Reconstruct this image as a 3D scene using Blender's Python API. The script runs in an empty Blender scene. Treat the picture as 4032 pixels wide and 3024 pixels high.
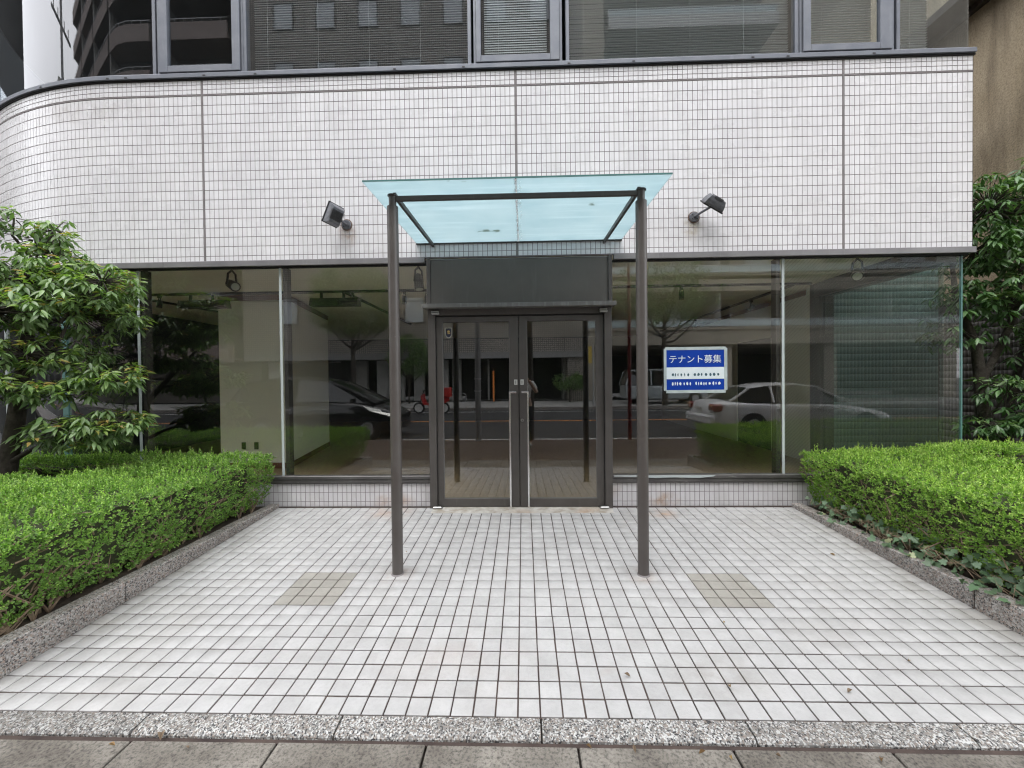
import bpy, bmesh, math, random
import numpy as np
from mathutils import Vector, Matrix, Euler
random.seed(7); rng = np.random.default_rng(7)
SC = bpy.context.scene
COL = SC.collection
# ------------------------------------------------------------------ camera
CAMPOS = Vector((0.04157, -4.28268, 1.35110))
YAW, PITCH, ROLL = -0.0290, -0.0122, -0.0107
fw = Vector((math.sin(YAW)*math.cos(PITCH), math.cos(YAW)*math.cos(PITCH), math.sin(PITCH)))
r0 = Vector((math.cos(YAW), -math.sin(YAW), 0)); u0 = r0.cross(fw)
cr, sr = math.cos(ROLL), math.sin(ROLL)
rv = cr*r0 + sr*u0; uv = -sr*r0 + cr*u0
cd = bpy.data.cameras.new('camera'); cam = bpy.data.objects.new('camera', cd); COL.objects.link(cam)
cam.matrix_world = Matrix(((rv.x, uv.x, -fw.x, CAMPOS.x), (rv.y, uv.y, -fw.y, CAMPOS.y), (rv.z, uv.z, -fw.z, CAMPOS.z), (0, 0, 0, 1)))
cd.sensor_fit = 'HORIZONTAL'; cd.sensor_width = 36.0; cd.lens = 36*1607.6/4032
cd.clip_start = 0.02; cd.clip_end = 1000
SC.camera = cam
# ------------------------------------------------------------------ light
SUN_EL, SUN_AZ = math.radians(58), math.radians(205)      # azimuth from +Y clockwise: behind the camera, to its left
w = bpy.data.worlds.new('World'); SC.world = w; w.use_nodes = True
nt = w.node_tree; nt.nodes.clear()
out = nt.nodes.new('ShaderNodeOutputWorld'); bg = nt.nodes.new('ShaderNodeBackground')
sky = nt.nodes.new('ShaderNodeTexSky'); sky.sky_type = 'NISHITA'; sky.sun_disc = False
sky.sun_elevation = SUN_EL; sky.sun_rotation = SUN_AZ; sky.air_density = 1.2; sky.dust_density = 4.0; sky.ozone_density = 1.0
hsv = nt.nodes.new('ShaderNodeHueSaturation'); hsv.inputs['Saturation'].default_value = 0.12
tcw = nt.nodes.new('ShaderNodeTexCoord'); nzw = nt.nodes.new('ShaderNodeTexNoise'); nzw.inputs['Scale'].default_value = 2.2; nzw.inputs['Detail'].default_value = 5
rmp = nt.nodes.new('ShaderNodeMapRange'); rmp.inputs['From Min'].default_value = 0.3; rmp.inputs['From Max'].default_value = 0.7
rmp.inputs['To Min'].default_value = 0.85; rmp.inputs['To Max'].default_value = 1.15
mulw = nt.nodes.new('ShaderNodeVectorMath'); mulw.operation = 'SCALE'
nt.links.new(sky.outputs[0], hsv.inputs['Color']); nt.links.new(tcw.outputs['Generated'], nzw.inputs['Vector'])
nt.links.new(nzw.outputs['Fac'], rmp.inputs['Value']); nt.links.new(hsv.outputs[0], mulw.inputs[0]); nt.links.new(rmp.outputs[0], mulw.inputs['Scale'])
ovc = nt.nodes.new('ShaderNodeMix'); ovc.data_type = 'RGBA'; ovc.inputs[0].default_value = 0.7      # an even cloud deck over most of the clear-sky gradient
ovr = nt.nodes.new('ShaderNodeVectorMath'); ovr.operation = 'SCALE'; ovr.inputs[0].default_value = (7.2, 7.35, 7.7); nt.links.new(rmp.outputs[0], ovr.inputs['Scale'])
nt.links.new(mulw.outputs[0], ovc.inputs[6]); nt.links.new(ovr.outputs[0], ovc.inputs[7])
nt.links.new(ovc.outputs[2], bg.inputs['Color']); bg.inputs['Strength'].default_value = 0.15
nt.links.new(bg.outputs[0], out.inputs['Surface'])
sd = bpy.data.lights.new('sun', 'SUN'); sd.energy = 0.5; sd.angle = math.radians(60); sd.color = (1.0, 0.965, 0.92)
so = bpy.data.objects.new('sun', sd); COL.objects.link(so)
sdir = Vector((math.sin(SUN_AZ)*math.cos(SUN_EL), math.cos(SUN_AZ)*math.cos(SUN_EL), math.sin(SUN_EL)))
so.rotation_euler = sdir.to_track_quat('Z', 'Y').to_euler(); so.location = sdir*60
SC.view_settings.view_transform = 'Standard'; SC.view_settings.look = 'None'; SC.view_settings.gamma = 1
SC.view_settings.use_curve_mapping = False; SC.view_settings.exposure = 1.98
SC.cycles.use_denoising = True; SC.cycles.use_adaptive_sampling = False; SC.cycles.filter_width = 1.2; SC.cycles.max_bounces = 8; SC.cycles.diffuse_bounces = 4; SC.cycles.glossy_bounces = 4
SC.cycles.transparent_max_bounces = 16; SC.cycles.transmission_bounces = 4; SC.cycles.sample_clamp_indirect = 4
SC.cycles.caustics_reflective = False; SC.cycles.caustics_refractive = False
# ------------------------------------------------------------------ helpers
class MB:
    def __init__(s): s.v = []; s.f = []
    def add(s, vs, fs):
        n = len(s.v); s.v += [tuple(v) for v in vs]; s.f += [tuple(i+n for i in f) for f in fs]; return s
    def box(s, x0, x1, y0, y1, z0, z1, M=None):
        vs = [(x, y, z) for x in (x0, x1) for y in (y0, y1) for z in (z0, z1)]
        if M is not None: vs = [M @ Vector(v) for v in vs]
        return s.add(vs, [(0, 1, 3, 2), (4, 6, 7, 5), (0, 4, 5, 1), (2, 3, 7, 6), (0, 2, 6, 4), (1, 5, 7, 3)])
    def bbox(s, x0, x1, y0, y1, z0, z1, b=0.003, M=None):
        "box with chamfered edges on every side"
        c = ((x0+x1)/2, (y0+y1)/2, (z0+z1)/2); h = ((x1-x0)/2, (y1-y0)/2, (z1-z0)/2); b = min(b, min(h)*0.9)
        bm = bmesh.new(); bmesh.ops.create_cube(bm, size=2)
        for v in bm.verts: v.co = Vector((c[0]+v.co.x*h[0], c[1]+v.co.y*h[1], c[2]+v.co.z*h[2]))
        bmesh.ops.bevel(bm, geom=bm.edges[:], offset=b, segments=1, affect='EDGES')
        bm.verts.index_update(); vs = [v.co.copy() for v in bm.verts]
        if M is not None: vs = [M @ v for v in vs]
        fs = [tuple(v.index for v in f.verts) for f in bm.faces]; bm.free(); return s.add(vs, fs)
    def tube(s, pts, rad, n=10, caps=True):
        pts = [Vector(p) for p in pts]; k = len(pts)
        if not hasattr(rad, '__len__'): rad = [rad]*k
        vs = []; up = Vector((0, 0, 1)); prev = None
        for i, p in enumerate(pts):
            d = (pts[min(i+1, k-1)]-pts[max(i-1, 0)])
            if d.length < 1e-9: d = Vector((0, 0, 1))
            d.normalize()
            if prev is None:
                a = d.orthogonal().normalized()
            else:
                a = (prev - d*prev.dot(d))
                a = a.normalized() if a.length > 1e-6 else d.orthogonal().normalized()
            prev = a; b = d.cross(a)
            for j in range(n):
                t = 2*math.pi*j/n; vs.append(p+(a*math.cos(t)+b*math.sin(t))*rad[i])
        fs = [(i*n+j, i*n+(j+1) % n, (i+1)*n+(j+1) % n, (i+1)*n+j) for i in range(k-1) for j in range(n)]
        if caps: fs += [tuple(range(n-1, -1, -1)), tuple((k-1)*n+j for j in range(n))]
        return s.add(vs, fs)
    def prism(s, poly, z0, z1, M=None):
        n = len(poly); vs = [(x, y, z0) for x, y in poly]+[(x, y, z1) for x, y in poly]
        if M is not None: vs = [M @ Vector(v) for v in vs]
        return s.add(vs, [tuple(range(n-1, -1, -1)), tuple(range(n, 2*n))]+[(i, (i+1) % n, n+(i+1) % n, n+i) for i in range(n)])
    def loft(s, secs, closed=True, caps=True):
        n = len(secs[0]); vs = [p for q in secs for p in q]; m = n if closed else n-1
        fs = [(i*n+j, i*n+(j+1) % n, (i+1)*n+(j+1) % n, (i+1)*n+j) for i in range(len(secs)-1) for j in range(m)]
        if caps and closed: fs += [tuple(range(n-1, -1, -1)), tuple((len(secs)-1)*n+j for j in range(n))]
        return s.add(vs, fs)
    def build(s, name, mat, parent=None, loc=None, smooth=False, kind=None, label=None):
        base = Vector(parent['_w']) if parent is not None else Vector(loc or (0, 0, 0))
        me = bpy.data.meshes.new(name); a = np.array(s.v, dtype=np.float64)-np.array(base)
        me.from_pydata(a.tolist(), [], s.f); me.materials.append(mat)
        bm = bmesh.new(); bm.from_mesh(me); bmesh.ops.recalc_face_normals(bm, faces=bm.faces); bm.to_mesh(me); bm.free()
        if smooth:
            me.shade_smooth()
            try: me.set_sharp_from_angle(angle=math.radians(40))
            except Exception: pass
        return link(name, me, parent, base, kind, label)
W_ = {}
def link(name, me, parent=None, base=(0, 0, 0), kind=None, label=None):
    o = bpy.data.objects.new(name, me); COL.objects.link(o); o['_w'] = tuple(base)
    if parent is not None: o.parent = parent
    else: o.location = base
    if kind: o['kind'] = kind
    if label: o['label'] = label
    return o
def thing(name, label, cat, loc=(0, 0, 0), group=None, kind=None):
    o = bpy.data.objects.new(name, None); COL.objects.link(o); o.location = loc; o['_w'] = tuple(loc); o.empty_display_size = 0.1
    o['label'] = label; o['category'] = cat
    if group: o['group'] = group
    if kind: o['kind'] = kind
    return o
def tag(o, label=None, cat=None, group=None, kind=None):
    if label: o['label'] = label
    if cat: o['category'] = cat
    if group: o['group'] = group
    if kind: o['kind'] = kind
    return o
def copy_tree(o, parent=None):
    c = o.copy(); COL.objects.link(c)
    if parent is not None: c.parent = parent
    for ch in list(o.children): copy_tree(ch, c)
    return c
def inst(name, me, parent, mat4):
    o = bpy.data.objects.new(name, me); COL.objects.link(o); o.parent = parent
    o.matrix_local = mat4; return o
def scatter(name, tv, tf, R, P, mat, parent=None, kind='stuff', smooth=False, loc=(0, 0, 0)):
    "one mesh of many copies of a template; R (n,3,3) includes scale, P (n,3) world"
    tv = np.array(tv, float); n = len(P); base = np.array(parent['_w'] if parent is not None else loc)
    V = (np.einsum('nij,kj->nki', R, tv)+(P-base)[:, None, :]).reshape(-1, 3)
    k = len(tv); sizes = [len(f) for f in tf]; flat = np.array([i for f in tf for i in f])
    L = (flat[None, :]+(np.arange(n)*k)[:, None]).ravel()
    st = np.concatenate([[0], np.cumsum(sizes)[:-1]]); tot = sum(sizes)
    starts = (st[None, :]+(np.arange(n)*tot)[:, None]).ravel()
    me = bpy.data.meshes.new(name); me.vertices.add(len(V)); me.vertices.foreach_set('co', V.ravel())
    me.loops.add(len(L)); me.loops.foreach_set('vertex_index', L)
    me.polygons.add(len(starts)); me.polygons.foreach_set('loop_start', starts)
    me.update(calc_edges=True); me.validate(); me.materials.append(mat)
    if smooth: me.shade_smooth()
    return link(name, me, parent, tuple(base), kind)
def frame_from(n, up=None, spin=0.0):
    "arrays: n (k,3) leaf direction (local +Y); returns (k,3,3) with columns x,y,z; z close to up"
    n = n/np.linalg.norm(n, axis=1, keepdims=True)
    if up is None: up = np.tile([0, 0, 1.0], (len(n), 1))
    x = np.cross(n, up); l = np.linalg.norm(x, axis=1, keepdims=True); x = np.where(l < 1e-5, [[1.0, 0, 0]], x/np.maximum(l, 1e-5))
    z = np.cross(x, n); return np.stack([x, n, z], axis=2)
# ------------------------------------------------------------------ materials
def nodes(name):
    m = bpy.data.materials.new(name); m.use_nodes = True; t = m.node_tree; t.nodes.clear()
    return m, t, t.nodes.new('ShaderNodeOutputMaterial')
def N(t, typ, **kw):
    n = t.nodes.new(typ)
    for k, v in kw.items():
        if k in n.inputs: n.inputs[k].default_value = v
        else: setattr(n, k, v)
    return n
def mix(t, a, b, fac, typ='MIX'):
    n = t.nodes.new('ShaderNodeMix'); n.data_type = 'RGBA'; n.blend_type = typ
    for s_, v in ((n.inputs[0], fac), (n.inputs[6], a), (n.inputs[7], b)):
        if hasattr(v, 'is_linked') or isinstance(v, bpy.types.NodeSocket): t.links.new(v, s_)
        elif hasattr(v, '__len__'): s_.default_value = (*v[:3], 1)
        else: s_.default_value = v
    return n.outputs[2]
def ramp(t, sock, a, b, lo=0.0, hi=1.0):
    n = N(t, 'ShaderNodeMapRange'); n.inputs['From Min'].default_value = a; n.inputs['From Max'].default_value = b
    n.inputs['To Min'].default_value = lo; n.inputs['To Max'].default_value = hi; n.clamp = True
    t.links.new(sock, n.inputs['Value']); return n.outputs[0]
def noise(t, scale, detail=4, rough=0.6, vec=None, dist=0.0):
    n = N(t, 'ShaderNodeTexNoise', Scale=scale, Detail=detail, Roughness=rough, Distortion=dist)
    if vec is None: vec = N(t, 'ShaderNodeNewGeometry').outputs['Position']
    t.links.new(vec, n.inputs['Vector']); return n.outputs['Fac']
def stains(t, col, items):
    "dirt marks with a place of their own: (colour, centre, radii, amount, noise scale)"
    pos = N(t, 'ShaderNodeNewGeometry').outputs['Position']
    for c_, ctr, rad, amt, ns in items:
        sb = N(t, 'ShaderNodeVectorMath', operation='SUBTRACT'); t.links.new(pos, sb.inputs[0]); sb.inputs[1].default_value = ctr
        dv = N(t, 'ShaderNodeVectorMath', operation='DIVIDE'); t.links.new(sb.outputs[0], dv.inputs[0]); dv.inputs[1].default_value = rad
        ln = N(t, 'ShaderNodeVectorMath', operation='LENGTH'); t.links.new(dv.outputs[0], ln.inputs[0])
        a = ramp(t, ln.outputs['Value'], .15, 1.0, 1, 0); b_ = ramp(t, noise(t, ns, 5, .65, pos), .36, .62)
        m_ = N(t, 'ShaderNodeMath', operation='MULTIPLY'); t.links.new(a, m_.inputs[0]); t.links.new(b_, m_.inputs[1])
        m2 = N(t, 'ShaderNodeMath', operation='MULTIPLY'); t.links.new(m_.outputs[0], m2.inputs[0]); m2.inputs[1].default_value = amt
        col = mix(t, col, c_, m2.outputs[0])
    return col
def pbr(name, c1, c2=None, scale=6.0, rough=0.5, metal=0.0, bump=0.0, bscale=60.0, fine=0.0, fscale=120.0, lo=0.35, hi=0.65,
        spots=None, island=0.0, spec=0.5, coat=0.0, rvar=0.0, stretch=None, streak=None, marks=None):
    m, t, o = nodes(name); b = N(t, 'ShaderNodeBsdfPrincipled', Roughness=rough, Metallic=metal)
    b.inputs['Specular IOR Level'].default_value = spec; b.inputs['Coat Weight'].default_value = coat
    pos = N(t, 'ShaderNodeNewGeometry').outputs['Position']; vec = pos
    if stretch:
        mp = N(t, 'ShaderNodeMapping'); mp.inputs['Scale'].default_value = stretch; t.links.new(pos, mp.inputs['Vector']); vec = mp.outputs[0]
    col = (*c1, 1)
    if c2 is not None: col = mix(t, c1, c2, ramp(t, noise(t, scale, 5, 0.6, vec), lo, hi))
    if fine: col = mix(t, col, (0, 0, 0), ramp(t, noise(t, fscale, 3, 0.7, vec), 0.45, 0.75, 0, fine))
    if spots:
        for (cs, sc, a, bb, k) in spots:
            col = mix(t, col, cs, ramp(t, noise(t, sc, 4, 0.65, pos), a, bb, 0, k))
    if streak:
        mp = N(t, 'ShaderNodeMapping'); mp.inputs['Scale'].default_value = streak[1]; t.links.new(pos, mp.inputs['Vector'])
        col = mix(t, col, streak[0], ramp(t, noise(t, 1.0, 4, 0.6, mp.outputs[0]), streak[2], streak[3], 0, streak[4]))
    if marks: col = stains(t, col, marks)
    if island:
        g = N(t, 'ShaderNodeNewGeometry'); oi = N(t, 'ShaderNodeObjectInfo'); ad = N(t, 'ShaderNodeMath', operation='ADD')
        t.links.new(g.outputs['Random Per Island'], ad.inputs[0]); t.links.new(oi.outputs['Random'], ad.inputs[1])
        fr = N(t, 'ShaderNodeMath', operation='FRACT'); t.links.new(ad.outputs[0], fr.inputs[0])
        hs = N(t, 'ShaderNodeHueSaturation'); t.links.new(ramp(t, fr.outputs[0], 0, 1, 1-island, 1+island), hs.inputs['Value'])
        if hasattr(col, 'is_linked'): t.links.new(col, hs.inputs['Color'])
        else: hs.inputs['Color'].default_value = col
        col = hs.outputs[0]
    if hasattr(col, 'is_linked'): t.links.new(col, b.inputs['Base Color'])
    else: b.inputs['Base Color'].default_value = col
    if rvar: t.links.new(ramp(t, noise(t, scale*1.7, 4, 0.6, pos), 0.3, 0.7, max(0.02, rough-rvar), min(1, rough+rvar)), b.inputs['Roughness'])
    if bump:
        bp = N(t, 'ShaderNodeBump', Strength=bump, Distance=0.01); t.links.new(noise(t, bscale, 4, 0.6, vec), bp.inputs['Height']); t.links.new(bp.outputs[0], b.inputs['Normal'])
    t.links.new(b.outputs[0], o.inputs[0]); return m
def glass_mat(name, tint, f0, dirt=0.0, gcol=(1, 1, 1), hatch=False):
    "clear pane: Schlick mirror over a tinted see-through, lets light pass"
    m, t, o = nodes(name); g = N(t, 'ShaderNodeNewGeometry')
    dot = N(t, 'ShaderNodeVectorMath', operation='DOT_PRODUCT'); t.links.new(g.outputs['Incoming'], dot.inputs[0]); t.links.new(g.outputs['Normal'], dot.inputs[1])
    ab = N(t, 'ShaderNodeMath', operation='ABSOLUTE'); t.links.new(dot.outputs['Value'], ab.inputs[0])
    om = N(t, 'ShaderNodeMath', operation='SUBTRACT'); om.inputs[0].default_value = 1; t.links.new(ab.outputs[0], om.inputs[1])
    pw = N(t, 'ShaderNodeMath', operation='POWER'); t.links.new(om.outputs[0], pw.inputs[0]); pw.inputs[1].default_value = 5
    F = ramp(t, pw.outputs[0], 0, 1, f0, 1)
    nb = N(t, 'ShaderNodeMath', operation='SUBTRACT'); nb.inputs[0].default_value = 1; t.links.new(g.outputs['Backfacing'], nb.inputs[1])
    fb = N(t, 'ShaderNodeMath', operation='MULTIPLY'); t.links.new(F, fb.inputs[0]); t.links.new(nb.outputs[0], fb.inputs[1])
    tr = N(t, 'ShaderNodeBsdfTransparent'); tr.inputs['Color'].default_value = (*tint, 1)
    gl = N(t, 'ShaderNodeBsdfGlossy', Roughness=0.0); gl.inputs['Color'].default_value = (*gcol, 1)
    mx = N(t, 'ShaderNodeMixShader'); t.links.new(fb.outputs[0], mx.inputs[0]); t.links.new(tr.outputs[0], mx.inputs[1]); t.links.new(gl.outputs[0], mx.inputs[2])
    last = mx.outputs[0]
    if dirt or hatch:
        df = N(t, 'ShaderNodeBsdfDiffuse'); df.inputs['Color'].default_value = (0.55, 0.56, 0.52, 1)
        fac = ramp(t, noise(t, 3.0, 6, 0.7), 0.45, 0.8, dirt*0.3, dirt)
        if hatch:
            wv = N(t, 'ShaderNodeTexWave', wave_type='BANDS', bands_direction='DIAGONAL', wave_profile='SIN', Scale=16.5)
            mp = N(t, 'ShaderNodeMapping'); mp.inputs['Scale'].default_value = (1, 0, -1); t.links.new(g.outputs['Position'], mp.inputs['Vector']); t.links.new(mp.outputs[0], wv.inputs['Vector'])
            h = ramp(t, wv.outputs['Fac'], 0.8, 0.97, 0, 0.085)
            mxm = N(t, 'ShaderNodeMath', operation='MAXIMUM'); t.links.new(fac, mxm.inputs[0]); t.links.new(h, mxm.inputs[1]); fac = mxm.outputs[0]
        m2 = N(t, 'ShaderNodeMixShader'); t.links.new(fac, m2.inputs[0]); t.links.new(last, m2.inputs[1]); t.links.new(df.outputs[0], m2.inputs[2]); last = m2.outputs[0]
    t.links.new(last, o.inputs[0]); return m
def leaf_mat(name, c1, c2, trans=0.35, rough=0.45, spread=0.35, odd=None, tmul=1.0):
    m, t, o = nodes(name); g = N(t, 'ShaderNodeNewGeometry'); oi = N(t, 'ShaderNodeObjectInfo')
    ad = N(t, 'ShaderNodeMath', operation='ADD'); t.links.new(g.outputs['Random Per Island'], ad.inputs[0]); t.links.new(oi.outputs['Random'], ad.inputs[1])
    fr = N(t, 'ShaderNodeMath', operation='FRACT'); t.links.new(ad.outputs[0], fr.inputs[0])
    col = mix(t, c1, c2, fr.outputs[0])
    wn = N(t, 'ShaderNodeTexWhiteNoise', noise_dimensions='1D'); t.links.new(fr.outputs[0], wn.inputs['W'])
    hs = N(t, 'ShaderNodeHueSaturation'); t.links.new(col, hs.inputs['Color']); t.links.new(ramp(t, wn.outputs['Value'], 0, 1, 1-spread, 1+spread), hs.inputs['Value'])
    col = hs.outputs[0]
    if odd: col = mix(t, col, odd[0], ramp(t, wn.outputs['Value'], odd[1], odd[1]+0.01))
    b = N(t, 'ShaderNodeBsdfPrincipled', Roughness=rough); b.inputs['Specular IOR Level'].default_value = 0.5
    t.links.new(col, b.inputs['Base Color']); tl = N(t, 'ShaderNodeBsdfTranslucent')
    t.links.new(mix(t, col, (1.0, 1.3, 0.45), 1.0, 'MULTIPLY'), tl.inputs['Color'])
    mx = N(t, 'ShaderNodeMixShader'); mx.inputs[0].default_value = trans; t.links.new(b.outputs[0], mx.inputs[1]); t.links.new(tl.outputs[0], mx.inputs[2])
    t.links.new(mx.outputs[0], o.inputs[0]); return m
def grid_tile_mat(name, c, grout, w_, h_, axis='x', mortar=0.006, rough=0.5, big=None):
    "small far-off tiling too fine to pick apart"
    m, t, o = nodes(name); pos = N(t, 'ShaderNodeNewGeometry').outputs['Position']; sp = N(t, 'ShaderNodeSeparateXYZ'); t.links.new(pos, sp.inputs[0])
    cb = N(t, 'ShaderNodeCombineXYZ'); t.links.new(sp.outputs[1 if axis == 'y' else 0], cb.inputs[0]); t.links.new(sp.outputs[1 if axis == 'f' else 2], cb.inputs[1])
    br = N(t, 'ShaderNodeTexBrick'); br.offset = 0; br.inputs['Scale'].default_value = 1; br.inputs['Brick Width'].default_value = w_; br.inputs['Row Height'].default_value = h_
    br.inputs['Mortar Size'].default_value = mortar; br.inputs['Mortar Smooth'].default_value = 0.1; br.inputs['Bias'].default_value = 0
    br.inputs['Color1'].default_value = (*c, 1); br.inputs['Color2'].default_value = (*[k*0.82 for k in c], 1); br.inputs['Mortar'].default_value = (*grout, 1)
    t.links.new(cb.outputs[0], br.inputs['Vector']); b = N(t, 'ShaderNodeBsdfPrincipled', Roughness=rough)
    col = mix(t, br.outputs['Color'], (0, 0, 0), ramp(t, noise(t, 0.5, 5), 0.4, 0.75, 0, 0.25))
    t.links.new(col, b.inputs['Base Color'])
    bp = N(t, 'ShaderNodeBump', Strength=0.4, Distance=0.004, invert=True); t.links.new(br.outputs['Fac'], bp.inputs['Height']); t.links.new(bp.outputs[0], b.inputs['Normal'])
    t.links.new(b.outputs[0], o.inputs[0]); return m
def emit(name, c, s_):
    m, t, o = nodes(name); e = N(t, 'ShaderNodeEmission', Strength=s_); e.inputs['Color'].default_value = (*c, 1); t.links.new(e.outputs[0], o.inputs[0]); return m
def granite(name, base, dark, light, scale=170, warm=None):
    m, t, o = nodes(name); b = N(t, 'ShaderNodeBsdfPrincipled', Roughness=0.6)
    pos = N(t, 'ShaderNodeNewGeometry').outputs['Position']
    vo = N(t, 'ShaderNodeTexVoronoi', Scale=scale); t.links.new(pos, vo.inputs['Vector']); sp = N(t, 'ShaderNodeSeparateColor'); t.links.new(vo.outputs['Color'], sp.inputs[0])
    c = mix(t, base, dark, ramp(t, sp.outputs[0], 0.6, 0.68)); c = mix(t, c, light, ramp(t, sp.outputs[1], 0.62, 0.7))
    if warm: c = mix(t, c, warm, ramp(t, sp.outputs[2], 0.75, 0.82, 0, 0.8))
    c = mix(t, c, (0.08, 0.07, 0.06), ramp(t, noise(t, 2.5, 6, 0.65, pos), 0.45, 0.8, 0, 0.55))
    g = N(t, 'ShaderNodeNewGeometry'); oi = N(t, 'ShaderNodeObjectInfo')
    hs = N(t, 'ShaderNodeHueSaturation'); t.links.new(c, hs.inputs['Color']); t.links.new(ramp(t, oi.outputs['Random'], 0, 1, .88, 1.1), hs.inputs['Value'])
    t.links.new(hs.outputs[0], b.inputs['Base Color'])
    bp = N(t, 'ShaderNodeBump', Strength=0.35, Distance=0.004); t.links.new(noise(t, scale*1.2, 3, 0.6, pos), bp.inputs['Height']); t.links.new(bp.outputs[0], b.inputs['Normal'])
    t.links.new(b.outputs[0], o.inputs[0]); return m
M = {}
M['wtile'] = pbr('wall_tile_glaze', (0.70, 0.695, 0.72), (0.75, 0.745, 0.765), scale=1.6, rough=0.3, island=0.04, bump=0.05, bscale=25, spec=0.5, rvar=0.1,
                 spots=[((0.45, 0.42, 0.40), 0.9, 0.55, 0.85, 0.22)], streak=((0.40, 0.37, 0.36), (11, 11, 0.6), 0.55, 0.85, 0.34),
    marks=[((.42, .3, .22), (-1.80, 0, 2.90), (.12, .1, .16), .9, 14), ((.38, .32, .22), (1.79, 0, 2.90), (.12, .1, .16), .9, 14), ((.36, .33, .31), (-.30, 0, 3.05), (.3, .1, .1), .5, 14), ((.36, .33, .31), (.35, 0, 3.0), (.5, .1, .08), .45, 12), ((.45, .42, .40), (-4.7, .05, 4.3), (1.2, .6, .2), .5, 6)])
M['grout'] = pbr('wall_grout', (0.16, 0.135, 0.14), (0.24, 0.21, 0.215), scale=8, rough=0.9)
M['caulk'] = pbr('joint_caulk', (0.17, 0.16, 0.16), (0.24, 0.22, 0.22), scale=5, rough=0.8)
M['ftile'] = pbr('floor_tile_ceramic', (0.365, 0.36, 0.357), (0.425, 0.42, 0.418), scale=7, rough=0.55, island=0.045, bump=0.12, bscale=180, fine=0.10, fscale=55,
                 spots=[((0.25, 0.23, 0.2), 1.3, 0.54, 0.85, 0.4), ((0.30, 0.19, 0.12), 1.9, 0.66, 0.8, 0.35), ((0.17, 0.15, 0.13), 38, 0.70, 0.78, 0.3)],
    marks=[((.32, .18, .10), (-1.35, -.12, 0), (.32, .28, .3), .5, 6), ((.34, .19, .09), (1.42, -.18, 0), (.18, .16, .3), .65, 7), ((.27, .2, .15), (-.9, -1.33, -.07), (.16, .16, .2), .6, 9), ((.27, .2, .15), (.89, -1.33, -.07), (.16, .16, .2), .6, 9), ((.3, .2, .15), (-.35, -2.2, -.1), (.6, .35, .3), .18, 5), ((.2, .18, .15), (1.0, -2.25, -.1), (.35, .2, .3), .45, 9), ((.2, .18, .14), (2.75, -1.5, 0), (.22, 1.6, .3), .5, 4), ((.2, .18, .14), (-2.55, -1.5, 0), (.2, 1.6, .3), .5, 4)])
M['ftile_tan'] = pbr('floor_tile_tan', (0.262, 0.25, 0.225), (0.30, 0.287, 0.258), scale=9, rough=0.6, island=0.05, bump=0.12, bscale=180, fine=0.1, fscale=55)
M['fgrout'] = pbr('floor_grout', (0.03, 0.02, 0.018), (0.07, 0.05, 0.042), scale=5, rough=0.95, bump=0.3, bscale=200)
M['granite'] = granite('granite', (0.19, 0.187, 0.18), (0.025, 0.025, 0.028), (0.47, 0.47, 0.46), 170, (0.22, 0.18, 0.15))
M['granite_w'] = granite('granite_weathered', (0.26, 0.245, 0.23), (0.06, 0.057, 0.056), (0.42, 0.405, 0.385), 150, (0.3, 0.22, 0.18))
M['paver'] = pbr('pavement_slab', (0.13, 0.115, 0.098), (0.26, 0.24, 0.21), scale=4.5, rough=0.85, bump=0.5, bscale=150, fine=0.85, fscale=75, island=0.06,
                 spots=[((0.32, 0.3, 0.27), 6, 0.63, 0.75, 0.6), ((0.06, 0.05, 0.04), 9, 0.58, 0.75, 0.4)])
M['dark_joint'] = pbr('dirt_joint', (0.03, 0.025, 0.022), (0.06, 0.05, 0.04), rough=1)
M['bronze'] = pbr('bronze_paint', (0.066, 0.059, 0.055), (0.08, 0.072, 0.067), scale=4, rough=0.5, bump=0.06, bscale=300, island=0.0,
                  streak=((0.17, 0.165, 0.155), (14, 14, 1.5), 0.6, 0.8, 0.3))
M['bronze_dk'] = pbr('bronze_paint_dark', (0.03, 0.027, 0.025), (0.038, 0.034, 0.03), scale=4, rough=0.45)
M['post'] = pbr('post_paint', (0.072, 0.062, 0.057), (0.085, 0.076, 0.07), scale=5, rough=0.42, bump=0.1, bscale=260, spots=[((0.34, 0.33, 0.31), 55, 0.70, 0.74, 0.7)], coat=0.1)
M['band'] = pbr('drip_band_metal', (0.20, 0.195, 0.205), (0.26, 0.255, 0.262), scale=3, rough=0.4, metal=0.35, streak=((0.4, 0.4, 0.39), (20, 20, 2), 0.6, 0.8, 0.3))
M['wframe'] = pbr('window_frame_metal', (0.135, 0.148, 0.18), (0.175, 0.187, 0.215), scale=5, rough=0.5, metal=0.2, streak=((0.36, 0.38, 0.4), (8, 8, 3), 0.62, 0.8, 0.35))
M['black'] = pbr('black_rubber', (0.012, 0.012, 0.013), rough=0.6)
M['steel'] = pbr('polished_steel', (0.38, 0.38, 0.37), rough=0.3, metal=1.0)
M['chrome'] = pbr('chrome', (0.85, 0.85, 0.85), rough=0.22, metal=1.0)
M['sill'] = pbr('sill_metal', (0.085, 0.08, 0.08), (0.12, 0.115, 0.112), scale=4, rough=0.35, metal=0.3, streak=((0.4, 0.39, 0.37), (5, 40, 40), 0.62, 0.7, 0.45))
M['silicone'] = pbr('pale_silicone', (0.42, 0.47, 0.47), rough=0.35)
M['tealedge'] = pbr('glass_polished_edge', (0.10, 0.22, 0.21), rough=0.15)
M['glass'] = glass_mat('shop_glass', (0.965, 0.975, 0.965), 0.13, dirt=0.006)
M['glass_film'] = glass_mat('shop_glass_lined_film', (0.95, 0.975, 0.955), 0.055, dirt=0.006, hatch=True)
M['glass_side'] = glass_mat('side_glass_tinted', (0.68, 0.82, 0.81), 0.08, dirt=0.01)
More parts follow.
